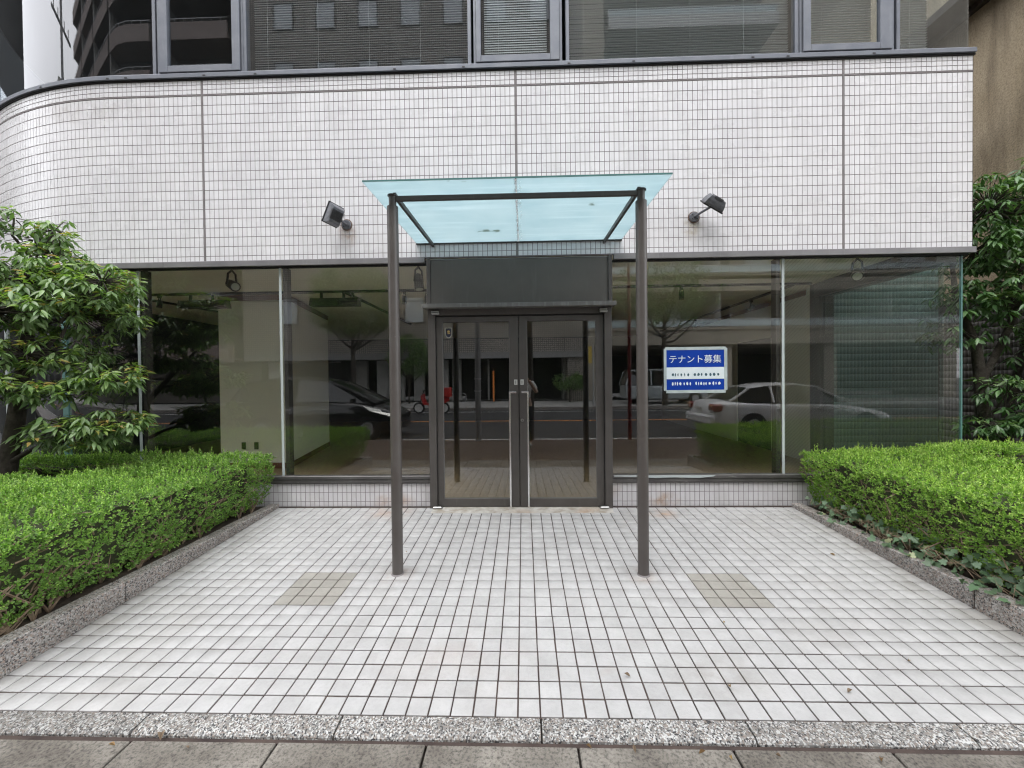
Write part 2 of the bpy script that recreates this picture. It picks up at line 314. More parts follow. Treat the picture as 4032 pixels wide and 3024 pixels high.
M['glass_door'] = glass_mat('door_glass', (0.90, 0.91, 0.87), 0.15, dirt=0.006)
M['glass_up'] = glass_mat('upper_window_glass', (0.80, 0.83, 0.85), 0.10, dirt=0.01, gcol=(0.95, 0.95, 0.97))
M['soil'] = pbr('planter_soil', (0.03, 0.022, 0.016), (0.07, 0.05, 0.035), scale=20, rough=1, bump=1, bscale=60)
M['twig'] = pbr('twig_bark', (0.16, 0.11, 0.07), (0.30, 0.23, 0.16), scale=20, rough=0.9)
M['bark'] = pbr('tree_bark', (0.03, 0.025, 0.02), (0.065, 0.055, 0.045), scale=14, rough=0.95, bump=1.0, bscale=40)
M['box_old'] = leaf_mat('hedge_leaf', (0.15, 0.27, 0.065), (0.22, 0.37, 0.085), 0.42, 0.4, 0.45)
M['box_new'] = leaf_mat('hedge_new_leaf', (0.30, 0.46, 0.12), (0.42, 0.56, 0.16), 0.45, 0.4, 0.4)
M['oak'] = leaf_mat('tree_leaf', (0.115, 0.195, 0.075), (0.19, 0.28, 0.11), 0.3, 0.38, 0.35)
M['oak_new'] = leaf_mat('tree_young_leaf', (0.20, 0.31, 0.08), (0.28, 0.37, 0.11), 0.4, 0.35, 0.3, odd=((0.42, 0.30, 0.10), 0.86))
M['oak_dk'] = leaf_mat('tree_dark_leaf', (0.07, 0.15, 0.055), (0.12, 0.22, 0.08), 0.25, 0.35, 0.35)
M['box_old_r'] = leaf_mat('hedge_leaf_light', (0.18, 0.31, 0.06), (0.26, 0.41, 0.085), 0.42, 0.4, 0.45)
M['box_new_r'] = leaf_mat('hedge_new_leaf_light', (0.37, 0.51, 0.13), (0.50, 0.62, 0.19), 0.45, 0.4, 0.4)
M['ivy'] = leaf_mat('ivy_leaf', (0.10, 0.17, 0.095), (0.16, 0.24, 0.14), 0.2, 0.45, 0.3, odd=((0.42, 0.45, 0.26), 0.93))
M['dry'] = leaf_mat('dry_leaf', (0.35, 0.24, 0.12), (0.22, 0.12, 0.06), 0.2, 0.6, 0.3)
M['room_wall'] = pbr('room_wall_paint', (0.84, 0.85, 0.78), (0.86, 0.87, 0.80), scale=1.5, rough=0.9)
M['room_ceil'] = pbr('room_ceiling_paint', (0.82, 0.82, 0.75), (0.85, 0.85, 0.78), scale=2, rough=0.9)
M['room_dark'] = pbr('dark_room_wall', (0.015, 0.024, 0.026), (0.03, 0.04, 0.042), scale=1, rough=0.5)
M['room_floor'] = pbr('room_floor_boards', (0.30, 0.21, 0.12), (0.38, 0.28, 0.17), scale=6, rough=0.35, stretch=(6, 1, 1))
M['trim'] = pbr('red_brown_trim', (0.13, 0.045, 0.025), (0.17, 0.06, 0.035), scale=6, rough=0.45)
M['fixture'] = pbr('black_fixture', (0.008, 0.008, 0.008), rough=0.45)
M['lens'] = pbr('lamp_lens', (0.45, 0.47, 0.42), rough=0.15)
M['blind'] = pbr('blind_slat', (0.66, 0.65, 0.61), rough=0.45)
M['white_pl'] = pbr('white_plastic', (0.62, 0.62, 0.60), rough=0.4)
M['conc'] = pbr('concrete', (0.30, 0.30, 0.29), (0.40, 0.39, 0.37), scale=2, rough=0.85, bump=0.2, bscale=60)
M['asphalt'] = pbr('asphalt', (0.035, 0.035, 0.037), (0.05, 0.05, 0.05), scale=2, rough=0.9, bump=0.6, bscale=200, fine=0.3, fscale=200)
M['bpaver'] = grid_tile_mat('sidewalk_brick_paving', (0.115, 0.078, 0.062), (0.045, 0.035, 0.03), 0.2, 0.1, 'f')
M['orange'] = pbr('orange_road_paint', (0.80, 0.27, 0.05), (0.7, 0.25, 0.06), scale=8, rough=0.7)
M['wline'] = pbr('white_road_paint', (0.62, 0.62, 0.6), (0.45, 0.45, 0.44), scale=8, rough=0.7)
# ================================================================== GROUND
SL = 0.0538                     # the tiled apron falls towards the street
def fz(y): return SL*y
def struct(o, name=None): o['kind'] = 'structure'; return o
g = MB(); g.box(-200, 200, -200, 200, -0.9, -0.42); struct(g.build('ground', M['asphalt']))
g = MB(); g.box(-90, 90, -17.0, -5.9, -0.40, -0.28); road = struct(g.build('road', M['asphalt']))
g = MB(); g.box(-90, 90, -11.58, -11.43, -0.28, -0.276); g.build('centre_line', M['orange'], road)
g = MB(); g.box(-90, 90, -16.05, -15.9, -0.28, -0.276); g.box(-90, 90, -6.75, -6.6, -0.28, -0.276); g.build('edge_line', M['wline'], road)
g = MB(); g.box(-90, 90, -5.75, -3.20, -0.40, -0.150); walk = struct(g.build('sidewalk', M['bpaver']))
g = MB()
for i in range(-60, 60): g.bbox(i*0.9, i*0.9+0.892, -5.9, -5.752, -0.42, -0.166, 0.012)
g.build('kerb_stones', M['granite_w'], walk, kind='stuff')
g = MB(); g.box(-90, 90, -23.0, -17.15, -0.40, -0.13); fwalk = struct(g.build('far_sidewalk', M['conc']))
g = MB()
for i in range(-60, 60): g.bbox(i*0.9, i*0.9+0.892, -17.15, -17.0, -0.42, -0.125, 0.012)
g.build('far_kerb_stones', M['granite_w'], fwalk, kind='stuff')
# paving slabs in front of the apron
slabs = MB(); slabs.box(-90, 90, -3.20, -2.618, -0.42, -0.175); slab_w = struct(slabs.build('paving_strip', M['dark_joint']))
sm = MB(); sm.bbox(0, 0.612, -0.56, 0, -0.02, 0, 0.004)
sm = sm.build('paving_slab', M['paver'], slab_w); sme = sm.data; sm.location = (-1.614, -2.634, -0.1475)
for i in range(-8, 9):
    if i == 0: continue
    o = sm.copy(); COL.objects.link(o); o.location = (-1.614+i*0.622, -2.634+random.uniform(-.002, .002), -0.1475+random.uniform(-.002, .002))
sm2 = MB(); sm2.box(-90, 90, -2.632, -2.612, -0.3, -0.156); sm2.build('gutter_mortar', M['fgrout'], slab_w)
# tiled apron
ap = MB(); x0, x1 = -2.62, 2.82
ap.add([(x0, -2.51, fz(-2.51)-.0045), (x1, -2.51, fz(-2.51)-.0045), (x1, 0.03, fz(0.03)-.0045), (x0, 0.03, fz(0.03)-.0045),
        (x0, -2.51, -0.5), (x1, -2.51, -0.5), (x1, 0.03, -0.5), (x0, 0.03, -0.5)],
       [(0, 1, 2, 3), (4, 7, 6, 5), (0, 4, 5, 1), (2, 6, 7, 3), (0, 3, 7, 4), (1, 5, 6, 2)])
apron = struct(ap.build('entrance_floor', M['fgrout']))
def tilemesh(name, wx, wy, th, b, mat):
    h = [(-wx/2, -wy/2), (wx/2, -wy/2), (wx/2, wy/2), (-wx/2, wy/2)]
    vs = [(x, y, -th) for x, y in h]+[(x, y, -b) for x, y in h]+[(x-math.copysign(b, x), y-math.copysign(b, y), 0) for x, y in h]
    fs = [(i, (i+1) % 4, 4+(i+1) % 4, 4+i) for i in range(4)]+[(4+i, 4+(i+1) % 4, 8+(i+1) % 4, 8+i) for i in range(4)]+[(8, 9, 10, 11)]
    me = bpy.data.meshes.new(name); me.from_pydata(vs, [], fs); me.materials.append(mat); return me, vs, fs
tw = 0.0925
fm, fvs, ffs = tilemesh('floor_tile', tw, tw, .012, .0012, M['ftile']); ft, _, _ = tilemesh('tan_floor_tile', tw, tw, .012, .0012, M['ftile_tan'])
cells = []
for k in range(26):
    yb = -2.507+0.1*k+0.05
    if yb > 0.03: break
    wy = tw if yb+.05 < 0.0 else None
    for i in range(-26, 28):
        xc = i*0.1+0.05
        if -0.93 < xc < 0.95 and yb > -0.15: continue
        tan = (-1.7 < yb < -1.3) and ((-1.6 < xc < -1.2) or (1.2 < xc < 1.6))
        cells.append((xc, yb, tan))
tilt = math.atan(SL)
def fmat(x, y, j=True):
    a, b, c = (random.gauss(0, .003) for _ in range(3))
    return Matrix.Translation((x+random.gauss(0, .0005), y+random.gauss(0, .0005), fz(y)+random.gauss(0, .0004))) @ Euler((tilt+a*.8, b*.8, c*.7)).to_matrix().to_4x4()
cells.sort(key=lambda c: (Vector((c[0], c[1], fz(c[1])))-CAMPOS).length)
rest = []
vis = [c for c in cells if abs((c[0]-CAMPOS.x)/(c[1]-CAMPOS.y)) < 1.32]; hid = [c for c in cells if c not in vis]
for n_, c in enumerate(vis):
    mt = fmat(c[0], c[1])
    if n_ < 268: inst('floor_tile', ft if c[2] else fm, apron, mt)
    elif c[2]: inst('floor_tile', ft, apron, mt)
    else: rest.append(mt)
rest += [fmat(c[0], c[1]) for c in hid]
A = np.array([np.array(m_) for m_ in rest]); scatter('floor_tiles', fvs, ffs, A[:, :3, :3], A[:, :3, 3], M['ftile'], apron)
# granite edging: nosing at the street, kerbs beside the planters
xs = [-2.60, -1.653, -0.776, 0.101, 0.980, 1.860, 2.75]
edge = thing('granite_edging', 'speckled granite edge strip between the white tiled floor and the brown pavement', 'edging', (0, -2.57, -0.15))
for a, b in zip(xs[:-1], xs[1:]):
    m_ = MB(); z = fz(-2.51)
    prof = [(-2.512, -0.5), (-2.512, z+.001), (-2.588, z-.003), (-2.600, z-.007), (-2.608, z-.015), (-2.611, z-.03), (-2.611, -0.5)]
    m_.loft([[(x, y, zz) for y, zz in prof] for x in (a+.004, b-.004)]); m_.build('stone', M['granite'], edge)
m_ = MB(); m_.box(-2.6, 2.8, -2.605, -2.515, -.5, z-.022); m_.build('mortar', M['dark_joint'], edge)
KT = 0.038
def kerb(side, xi, xo, joints, label, ycut):
    k = thing('planter_kerb', label, 'kerb', (xi, -1.3, 0), 'granite planter kerbs')
    for a, b in zip(joints[:-1], joints[1:]):
        m_ = MB(); m_.bbox(min(xi, xo), max(xi, xo), b+.003, a-.003, -0.5, KT+random.uniform(-.002, .002), .006); m_.build('stone', M['granite_w'], k)
    s_ = -1 if side == 'L' else 1
    xx = xo
    for i in range(7):
        a, b = sorted((xo+s_*i*0.9, xo+s_*(i*0.9+0.894)))
        m_ = MB(); m_.bbox(a, b, -2.63, -2.53, -0.5, KT, .006); m_.build('stone', M['granite_w'], k)
    return k
kerb('L', -2.60, -2.70, [0.02, -0.72, -1.674, -2.63], 'rough grey granite kerb along the left hedge', -2.63)
kerb('R', 2.80, 2.90, [0.02, -0.823, -1.70, -2.63], 'rough grey granite kerb under the ivy of the right hedge', -2.63)
s_ = MB(); s_.box(-9.5, -2.70, -2.53, 0.02, -0.5, 0.0); struct(s_.build('left_planting_bed', M['soil']))
s_ = MB(); s_.box(2.90, 9.0, -2.53, 0.02, -0.5, 0.0); struct(s_.build('right_planting_bed', M['soil']))
s_ = MB(); s_.box(4.66, 9.0, 0.02, 20, -0.5, -0.01); struct(s_.build('side_passage_ground', M['soil']))
# ================================================================== THE BUILDING
XR = 4.60; XA = -4.30; RA = 4.40
def ppos(u, d=0.0):
    if u >= XA: return Vector((u, -d, 0)), 0.0
    a = (XA-u)/RA; return Vector((XA-(RA+d)*math.sin(a), RA-(RA+d)*math.cos(a), 0)), -a
ULEFT = -10.2
def sweep(mb, prof, u0_, u1_, step=0.08):
    us = [u0_]
    if u1_ < XA or u0_ < XA:
        lo, hi = min(u0_, u1_), max(u0_, u1_); pts = [hi]
        if hi > XA and lo < XA: pts.append(XA)
        t = min(hi, XA)
        while t-step > lo: t -= step; pts.append(t)
        pts.append(lo); us = pts
    else: us = [max(u0_, u1_), min(u0_, u1_)]
    secs = []
    for u in us:
        secs.append([tuple(ppos(u, d)[0]+Vector((0, 0, z))) for d, z in prof])
    mb.loft(secs)
bld = thing('office_building', 'building with white tiled curved wall, dark upstairs windows and glass shop front', 'building', (0, 0.5, 0))
# storey slab behind the tiled band, and everything above the windows
def outline(d): return [(XR-.03, -d), ]+[tuple(ppos(u, d)[0][:2]) for u in [XA]+[XA-0.15*i for i in range(1, 40)]]+[(-8.55, 4.3), (-8.55, 12), (XR-.03, 12)]
g = MB(); g.prism(outline(-0.012), 2.70, 4.56); g.build('storey_slab', M['room_ceil'], bld)
g = MB(); g.prism(outline(-0.012), 6.65, 7.3); g.build('upper_wall', grid_tile_mat('upper_wall_tiles', (0.6, 0.58, 0.6), (0.2, 0.17, 0.18), 0.05, 0.1), bld)
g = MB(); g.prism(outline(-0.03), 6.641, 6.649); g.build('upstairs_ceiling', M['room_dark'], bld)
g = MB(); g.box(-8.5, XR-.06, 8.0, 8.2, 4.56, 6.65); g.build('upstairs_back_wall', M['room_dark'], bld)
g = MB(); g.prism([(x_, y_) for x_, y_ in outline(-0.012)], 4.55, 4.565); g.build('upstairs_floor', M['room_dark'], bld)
# tiled band
wallp = MB(); sweep(wallp, [(-0.003, 2.63), (-0.003, 4.565), (-0.02, 4.565), (-0.02, 2.63)], XR, ULEFT); tiledwall = wallp.build('tiled_wall', M['grout'], bld)
JU = [3.320, -0.013, -3.350]
ZJ = 4.404
rowsz = []
z = ZJ-0.009
for i in range(17): rowsz.append((z-0.1, z)); z -= 0.1
rowsz.append((2.640, z))
rowsz += [(ZJ+.009, ZJ+.059), (ZJ+.059, ZJ+.109), (ZJ+.109, ZJ+.156)]
segs = [(XR-.004, JU[0]+.010, 25), (JU[0]-.010, JU[1]+.010, 66), (JU[1]-.010, JU[2]+.010, 66), (JU[2]-.010, ULEFT+.05, 134)]
wt = []
meshes = {}
def wallmesh(hz, wx):
    key = (round(hz, 3), round(wx, 4))
    if key not in meshes:
        me, vs, fs = tilemesh('wall_tile', wx, hz, .0075, .0012, M['wtile'])
        rot = Matrix.Rotation(math.radians(90), 4, 'X')
        vs = [tuple(rot @ Vector(v)) for v in vs]; me.clear_geometry(); me.from_pydata(vs, [], fs)
        meshes[key] = (me, vs, fs)
    return key
for a, b, n in segs:
    p_ = (a-b)/n
    for i in range(n):
        u = a-(i+.5)*p_
        for (zl, zh) in rowsz:
            pos, ang = ppos(u); hz = zh-zl-.0058
            wt.append((wallmesh(hz, p_-.0058), Vector((pos.x, pos.y, (zl+zh)/2)), ang, u))
# base wall below the sill, inner face at y = 0.03
M['wtile_low'] = pbr('shade_tinted_grimy_tile', (0.56, 0.54, 0.56), (0.62, 0.605, 0.62), scale=2, rough=0.4, island=0.05, marks=[((.36, .2, .1), (-1.35, .03, .05), (.25, .1, .12), .8, 9), ((.38, .22, .11), (1.5, .03, .06), (.2, .1, .12), .8, 9)], spots=[((.36, .24, .15), 1.7, .6, .8, .5), ((.3, .28, .26), 4, .5, .8, .35)])  # greyer base colour paints in the shade down here; spots and marks are stains
basep = MB(); basep.box(-4.6, -0.955, 0.033, 0.06, -0.1, 0.256); basewall = basep.build('base_wall', M['grout'], bld)
basep = MB(); basep.box(0.955, XR-.05, 0.033, 0.06, -0.1, 0.256); basep.build('base_wall', M['grout'], bld)
for (a, b) in ((-0.965, -4.58), (4.53, 0.965)):
    n = int(round((a-b)/.0502)); p_ = (a-b)/n
    for i in range(n):
        for (zl, zh) in ((0.154, 0.252), (0.054, 0.154), (0.0, 0.054)):
            wt.append((wallmesh(zh-zl-.0058, p_-.0058), Vector((a-(i+.5)*p_, 0.03, (zl+zh)/2)), 0, 'b'))
def tmat(p, ang, wob=True):
    j = (random.gauss(0, .0018), random.gauss(0, .0018)) if wob else (0, 0)
    return Matrix.Translation(p) @ Euler((j[0], 0, ang+j[1])).to_matrix().to_4x4()
wt.sort(key=lambda t_: (t_[1]-CAMPOS).length)
groups = {}
for n_, (key, p, ang, u) in enumerate(wt):
    par = basewall if u == 'b' else tiledwall
    mm = tmat(p-Vector(par['_w']), ang)
    if n_ < 290:
        o_ = inst('wall_tile', meshes[key][0], par, mm)
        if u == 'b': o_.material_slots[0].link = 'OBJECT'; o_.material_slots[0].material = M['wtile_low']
    else: groups.setdefault((key, u == 'b'), []).append(np.array(tmat(p, ang)))
tvs, tfs = {True: [], False: []}, {True: [], False: []}
for (key, isb), ms in groups.items():
    mb_v = np.array(meshes[key][1]); A = np.array(ms)
    V = np.einsum('nij,kj->nki', A[:, :3, :3], mb_v)+A[:, None, :3, 3]
    k = len(mb_v)
    for q in V:
        n0 = len(tvs[isb]); tvs[isb] += q.tolist(); tfs[isb] += [tuple(i+n0 for i in f) for f in meshes[key][2]]
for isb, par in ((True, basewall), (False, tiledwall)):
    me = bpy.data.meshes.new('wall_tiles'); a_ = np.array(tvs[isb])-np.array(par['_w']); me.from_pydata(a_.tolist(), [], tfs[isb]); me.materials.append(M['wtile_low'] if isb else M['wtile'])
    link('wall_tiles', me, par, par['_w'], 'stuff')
rw_ = random.Random(2)
for u, za, zb in ((-4.62, 3.5, 4.36), (-4.60, 2.85, 3.3), (-4.42, 3.2, 4.37), (-4.38, 2.7, 2.95), (-5.0, 3.0, 3.5)):
    q = MB(); z = zb
    while z > za:
        d = rw_.uniform(.02, .09); w_ = rw_.uniform(.0012, .004); p, a = ppos(u+rw_.uniform(-.004, .004), .0008)
        q.box(-w_, w_, -.0006, .0006, z-d, z, Matrix.Translation(p) @ Matrix.Rotation(a, 4, 'Z')); z -= d+rw_.choice([0, .01, .05])
    q.build('lime_drips', M['white_pl'], bld, kind='stuff')
for u in JU:
    g = MB(); g.box(u-.0075, u+.0075, -.0015, .004, 2.64, 4.56); g.build('expansion_joint', M['caulk'], bld)
g = MB(); sweep(g, [(.001, ZJ-.006), (.001, ZJ+.006), (-.004, ZJ+.006), (-.004, ZJ-.006)], XR, ULEFT); g.build('expansion_joint', M['caulk'], bld)
g = MB(); g.box(XR-.03, XR, .003, 12, 2.58, 4.56); g.build('end_wall', grid_tile_mat('end_wall_tiles', (0.6, 0.58, 0.6), (0.2, 0.17, 0.18), 0.05, 0.1, 'y'), bld)
# drip band under the tiles and cap above
for (a, b) in ((XR+.012, 0.985), (-0.985, -3.79), (-3.795, ULEFT)):
    g = MB(); sweep(g, [(0.022, 2.580), (0.022, 2.636), (0.014, 2.641), (-0.02, 2.641), (-0.02, 2.580)], a, b); g.build('drip_band', M['band'], bld)
g = MB(); sweep(g, [(-0.012, 2.566), (-0.012, 2.5795), (-0.06, 2.5795), (-0.06, 2.566)], XR-.03, ULEFT); g.build('glazing_channel', M['black'], bld)
g = MB(); sweep(g, [(0.009, 4.562), (0.009, 4.578), (-0.05, 4.578), (-0.05, 4.562)], XR+.012, ULEFT); g.build('wall_cap', M['black'], bld)
g = MB(); sweep(g, [(0.028, 4.579), (0.028, 4.618), (0.012, 4.634), (-0.05, 4.634), (-0.05, 4.579)], XR+.006, ULEFT); g.build('sill_rail', M['wframe'], bld)
ZT = 6.64
# upper windows: fixed panes and opening sashes
def upane(u0_, u1_, curved=False):
    wo = None
    for u in (u0_, u1_):
        if u > 4.5 or u < -9: continue
        p, a = ppos(u, -.01); R_ = Matrix.Translation(p) @ Matrix.Rotation(a, 4, 'Z'); s_ = .018; w_ = MB()
        w_.bbox(-s_, s_, -.006, .06, 4.634, ZT, .003, R_); w_.build('mullion', M['wframe'], bld)
    g_ = MB()
    lo, hi = min(u0_, u1_)+.0, max(u0_, u1_)
    if curved:
        us = np.linspace(hi, lo, 60)
        sec = []
        for u in us:
            sec.append([tuple(ppos(u, d)[0]+Vector((0, 0, z_))) for d, z_ in ((-.02, 4.63), (-.02, ZT), (-.028, ZT), (-.028, 4.63))])
        g_.loft(sec); g_.build('window_pane', M['glass_up'], bld, smooth=True)
    else:
        g_.box(lo+.018, hi-(.018 if hi < 4.5 else 0), .02, .028, 4.63, ZT); g_.build('window_pane', M['glass_up'], bld)
upane(-2.880, -0.490); upane(0.530, 2.860); upane(3.868, 4.573); upane(ULEFT+.1, -3.865, True)
def sash(a, b, ga, gb):
    w_ = MB(); y0, y1 = -.022, .03; z0 = 4.640
    w_.bbox(a, ga, y0, y1, z0, ZT, .005); w_.bbox(gb, b, y0, y1, z0, ZT, .005); w_.bbox(ga-.001, gb+.001, y0+.0015, y1, z0+.001, 4.712, .005)
    w_.box(a-.028, a-.004, .0, .05, 4.636, ZT); w_.box(b+.004, b+.028, .0, .05, 4.636, ZT)
    so_ = w_.build('sash_window', M['wframe'], bld)
    q = MB(); q.box(a-.02, b+.02, .035, .05, 4.636, 4.7); q.box(a-.005, a, -.002, .035, 4.637, ZT); q.box(b, b+.005, -.002, .035, 4.637, ZT); q.build('gasket', M['black'], so_)
    q = MB(); q.box(ga-.002, gb+.002, .008, .014, 4.70, ZT); q.build('pane', M['glass_up'], so_)
    return so_
sash(-3.795, -2.919, -3.702, -3.003); sash(-0.417, 0.445, -0.368, 0.349); sash(2.912, 3.790, 2.986, 3.671)
g = MB(); g.box(4.565, 4.573, .03, 8, 4.63, ZT); g.build('corner_side_pane', M['glass_up'], bld)
for u in (-4.35, -4.15, -3.3, -2.75, -1.27, -0.55, 0.54, 1.2, 2.4, 2.75, 3.6, -5.2):
    p, a = ppos(u, .029); q = MB(); R_ = Matrix.Translation(p+Vector((0, 0, 4.592))) @ Matrix.Rotation(a, 4, 'Z')
    q.box(-.014, .014, -.002, .002, -.006, .006, R_); q.build('weep_hole', M['black'], bld)
# ------------------------------------------------------------------ shop front
g = MB(); g.prism([(x_, y_) for x_, y_ in outline(-0.06)], -0.4, 0.0); g.build('ground_storey_floor', M['room_floor'], bld)
def sillpart(a, b):
    s_ = MB(); s_.bbox(a, b, -.005, .075, .300, .336, .004); s_.bbox(a, b, .004, .06, .262, .2995, .003); s_.box(a, b, .012, .05, .250, .2615)
    o_ = s_.build('window_sill', M['sill'], bld); return o_
sillpart(-4.55, -0.96); sillpart(0.96, 4.54)
q = MB(); pts = [(1.0, .001), (1.25, .004), (1.5, 0), (1.62, .008), (1.95, .003), (2.02, -.002)]
q.add([(0.975, -.0065, .333), (2.02, -.0065, .333), (2.0, -.0065, .320), (1.85, -.0065, .305), (1.6, -.0065, .312), (1.4, -.0065, .306), (1.2, -.0065, .318), (0.975, -.0065, .322)], [tuple(range(8))])
q.build('peeled_sealant', M['silicone'], bld)
def shoppane(a, b, mat, z0=.334):
    q = MB(); q.box(a, b, .042, .054, z0, 2.575); return q.build('shop_window_pane', mat, bld)
shoppane(-4.12, -2.572, M['glass']); shoppane(-2.548, -0.965, M['glass']); shoppane(0.965, 2.722, M['glass']); shoppane(2.748, 4.525, M['glass_film'])
q = MB(); q.box(4.525, 4.54, .038, .058, .334, 2.575); q.build('glass_edge', M['tealedge'], bld)
for u, s_ in ((-4.132, 1), (-2.56, 1), (2.735, -1)):
    q = MB(); q.box(u-.013, u+.013, .036, .0415, .334, 2.575); q.build('pane_joint', M['silicone'], bld)
    q = MB(); xa, xb = sorted((u+s_*.018, u+s_*.06)); q.box(xa, xb, .058, .14, 0.0, 2.575); q.build('glass_fin', M['bronze_dk'], bld)
q = MB(); us = np.linspace(-4.145, -7.6, 46)
q.loft([[tuple(ppos(u, d)[0]+Vector((0, 0, z_))) for d, z_ in ((-.042, .334), (-.042, 2.575), (-.054, 2.575), (-.054, .334))] for u in us]); q.build('curved_shop_window_pane', M['glass'], bld, smooth=True)
q = MB(); sweep(q, [(-.01, -.2), (-.01, .334), (-.08, .334), (-.08, -.2)], -4.58, ULEFT); q.build('curved_base_wall', M['wtile'], bld)
q = MB(); p, a = ppos(-5.05, -.035); q.box(-.04, .04, -.0, .03, .33, 2.57, Matrix.Translation(p) @ Matrix.Rotation(a, 4, 'Z')); q.build('teal_mullion', M['tealedge'], bld)
q = MB(); p, a = ppos(-6.3, -.035); q.box(-.03, .03, -.0, .03, .33, 2.57, Matrix.Translation(p) @ Matrix.Rotation(a, 4, 'Z')); q.build('pane_joint', M['silicone'], bld)
# right side: glazed return, frontal tiled wall set back
q = MB(); q.box(4.36, 4.372, .058, 1.84, 0.0, 2.5); q.build('side_window_pane', M['glass_side'], bld)
q = MB(); q.box(4.30, 4.5, .06, 1.84, 2.5, 2.7); q.build('side_lintel', M['bronze_dk'], bld)
q = MB(); q.box(4.32, 4.52, 1.75, 1.95, 0.0, 2.7); q.build('black_column', M['black'], bld)
wb = MB(); wb.box(4.53, 6.1, 1.853, 1.95, -.1, 3.3); rw = wb.build('set_back_wall', M['dark_joint'], bld)
tm_, tv_, tf_ = tilemesh('wall_tile', 0.0445, .0945, .006, .0012, pbr('set_back_tile', (0.20, 0.235, 0.235), (0.25, 0.285, 0.28), scale=2, rough=0.35, island=.06))
rot = np.array(Matrix.Rotation(math.radians(90), 3, 'X')); P = [(4.56+i*.05, 1.848, .02+.1*j) for i in range(31) for j in range(33)]
scatter('wall_tiles', tv_, tf_, np.tile(rot, (len(P), 1, 1)), np.array(P), tm_.materials[0], rw)
# ------------------------------------------------------------------ entrance: header, ledge, frame, doors
ent = bld
q = MB(); q.bbox(-.925, .925, -.012, .05, 2.128, 2.606, .003); M['header'] = pbr('header_paint', (.088, .08, .072), (.105, .095, .086), scale=2.5, rough=.55, streak=((.16, .155, .145), (16, 16, 1.2), .58, .8, .45)); hp = q.build('header_panel', M['header'], ent)
q = MB(); q.bbox(-.967, -.926, -.022, .05, 2.131, 2.622, .003); q.bbox(.926, .967, -.022, .05, 2.131, 2.622, .003); q.build('header_trim', M['bronze'], hp)
q = MB(); q.box(-.966, .966, -.016, .0, 2.607, 2.6135); q.build('header_cap', M['band'], hp)
q = MB(); q.bbox(-.99, .985, -.125, .03, 2.089, 2.130, .003); q.build('door_ledge', pbr('ledge_paint', (0.13, 0.125, 0.12), (0.16, 0.155, 0.15), scale=6, rough=0.4, streak=((0.3, 0.3, 0.29), (22, 5, 3), .5, .75, .5)), ent)
q = MB(); q.bbox(-.958, -.882, -.03, .07, -.02, 2.088, .003); q.bbox(.88, .956, -.03, .07, -.02, 2.088, .003); q.box(-.882, .88, -.02, .07, 2.026, 2.0885); q.build('door_frame', M['bronze'], ent)
q = MB(); q.box(-.882, .88, .01, .05, 2.014, 2.026); q.box(-.882, -.877, .0, .05, 0, 2.02); q.box(.875, .88, .0, .05, 0, 2.02); q.box(-.013, -.007, .012, .05, 0, 2.02); q.build('door_gap', M['black'], ent)
for s_, (a, b, ga, gb) in (('l', (-.876, -.014, -.812, -.105)), ('r', (-.006, .874, .076, .800))):
    q = MB(); y0, y1 = .0, .045
    q.bbox(a, ga, y0, y1, .004, 2.012, .002); q.bbox(gb, b, y0, y1, .004, 2.012, .002); q.bbox(ga-.001, gb+.001, y0+.0012, y1, .005, .092, .002); q.bbox(ga-.001, gb+.001, y0+.0012, y1, 1.956, 2.011, .002)
    d_ = q.build('door', M['bronze'], ent)
    q = MB(); q.box(ga, gb, .018, .026, .09, 1.958); q.build('glass', M['glass_door'], d_)
    q = MB()
    for xx in (ga, gb-.006): q.box(xx, xx+.006, .004, .018, .093, 1.955)
    q.box(ga, gb, .004, .018, .093, .098); q.build('glazing_bead', pbr('bead_'+s_, (.16, .155, .15), rough=.4), d_)
    hx = -.106 if s_ == 'l' else .082; sx = 1 if s_ == 'l' else -1
    q = MB(); q.bbox(hx-.0085, hx+.0085, -.055, -.043, .012, 1.215, .0015); xa, xb = sorted((hx-.008*sx, hx+.066*sx)); q.bbox(xa, xb, -.058, -.040, 1.205, 1.222, .0015)
    xc_ = hx+.055*sx; q.bbox(xc_-.008, xc_+.008, -.045, .002, 1.207, 1.220, .001); q.bbox(hx-.006, hx+.006, -.045, .002, .03, .045, .001); q.build('handle', M['chrome'], d_)
    xp = -.043 if s_ == 'l' else .023
    q = MB(); q.bbox(xp-.017, xp+.017, -.004, .002, 1.29, 1.345, .0015); pl = q.build('lock_plate', M['white_pl'], d_)
    q = MB(); q.box(xp-.008, xp+.006, -.0055, -.0035, 1.30, 1.335); q.build('lock_cylinder', M['steel'], pl)
    if s_ == 'r':
        q = MB(); q.tube([(.022, .004, .918), (.022, -.012, .918)], [.017, .015], 20); kc = q.build('key_cylinder', M['steel'], d_, smooth=True)
        q = MB(); q.tube([(.022, -.0125, .918), (.022, -.0135, .918)], .005, 10); q.build('key_hole', M['black'], kc)
for xx in (-.872, .870):
    q = MB(); q.bbox(xx-.042, xx+.034, -.062, -.022, 2.05, 2.067, .004); q.bbox(xx-.038, xx+.038, -.066, -.022, 2.03, 2.0475, .004); q.build('pivot_hinge', M['steel'], ent)
    q = MB(); q.bbox(xx-.05, xx+.042, -.06, .0, .001, .022, .006); q.build('floor_pivot', M['steel'], ent)
q = MB(); th = [(-.925, -.158), (.94, -.158), (.94, .06), (-.925, .06)]
q.add([(x_, y_, fz(y_)+.001) for x_, y_ in th]+[(x_, y_, -.2) for x_, y_ in th], [(0, 1, 2, 3), (7, 6, 5, 4), (0, 4, 5, 1), (1, 5, 6, 2), (2, 6, 7, 3), (3, 7, 4, 0)])
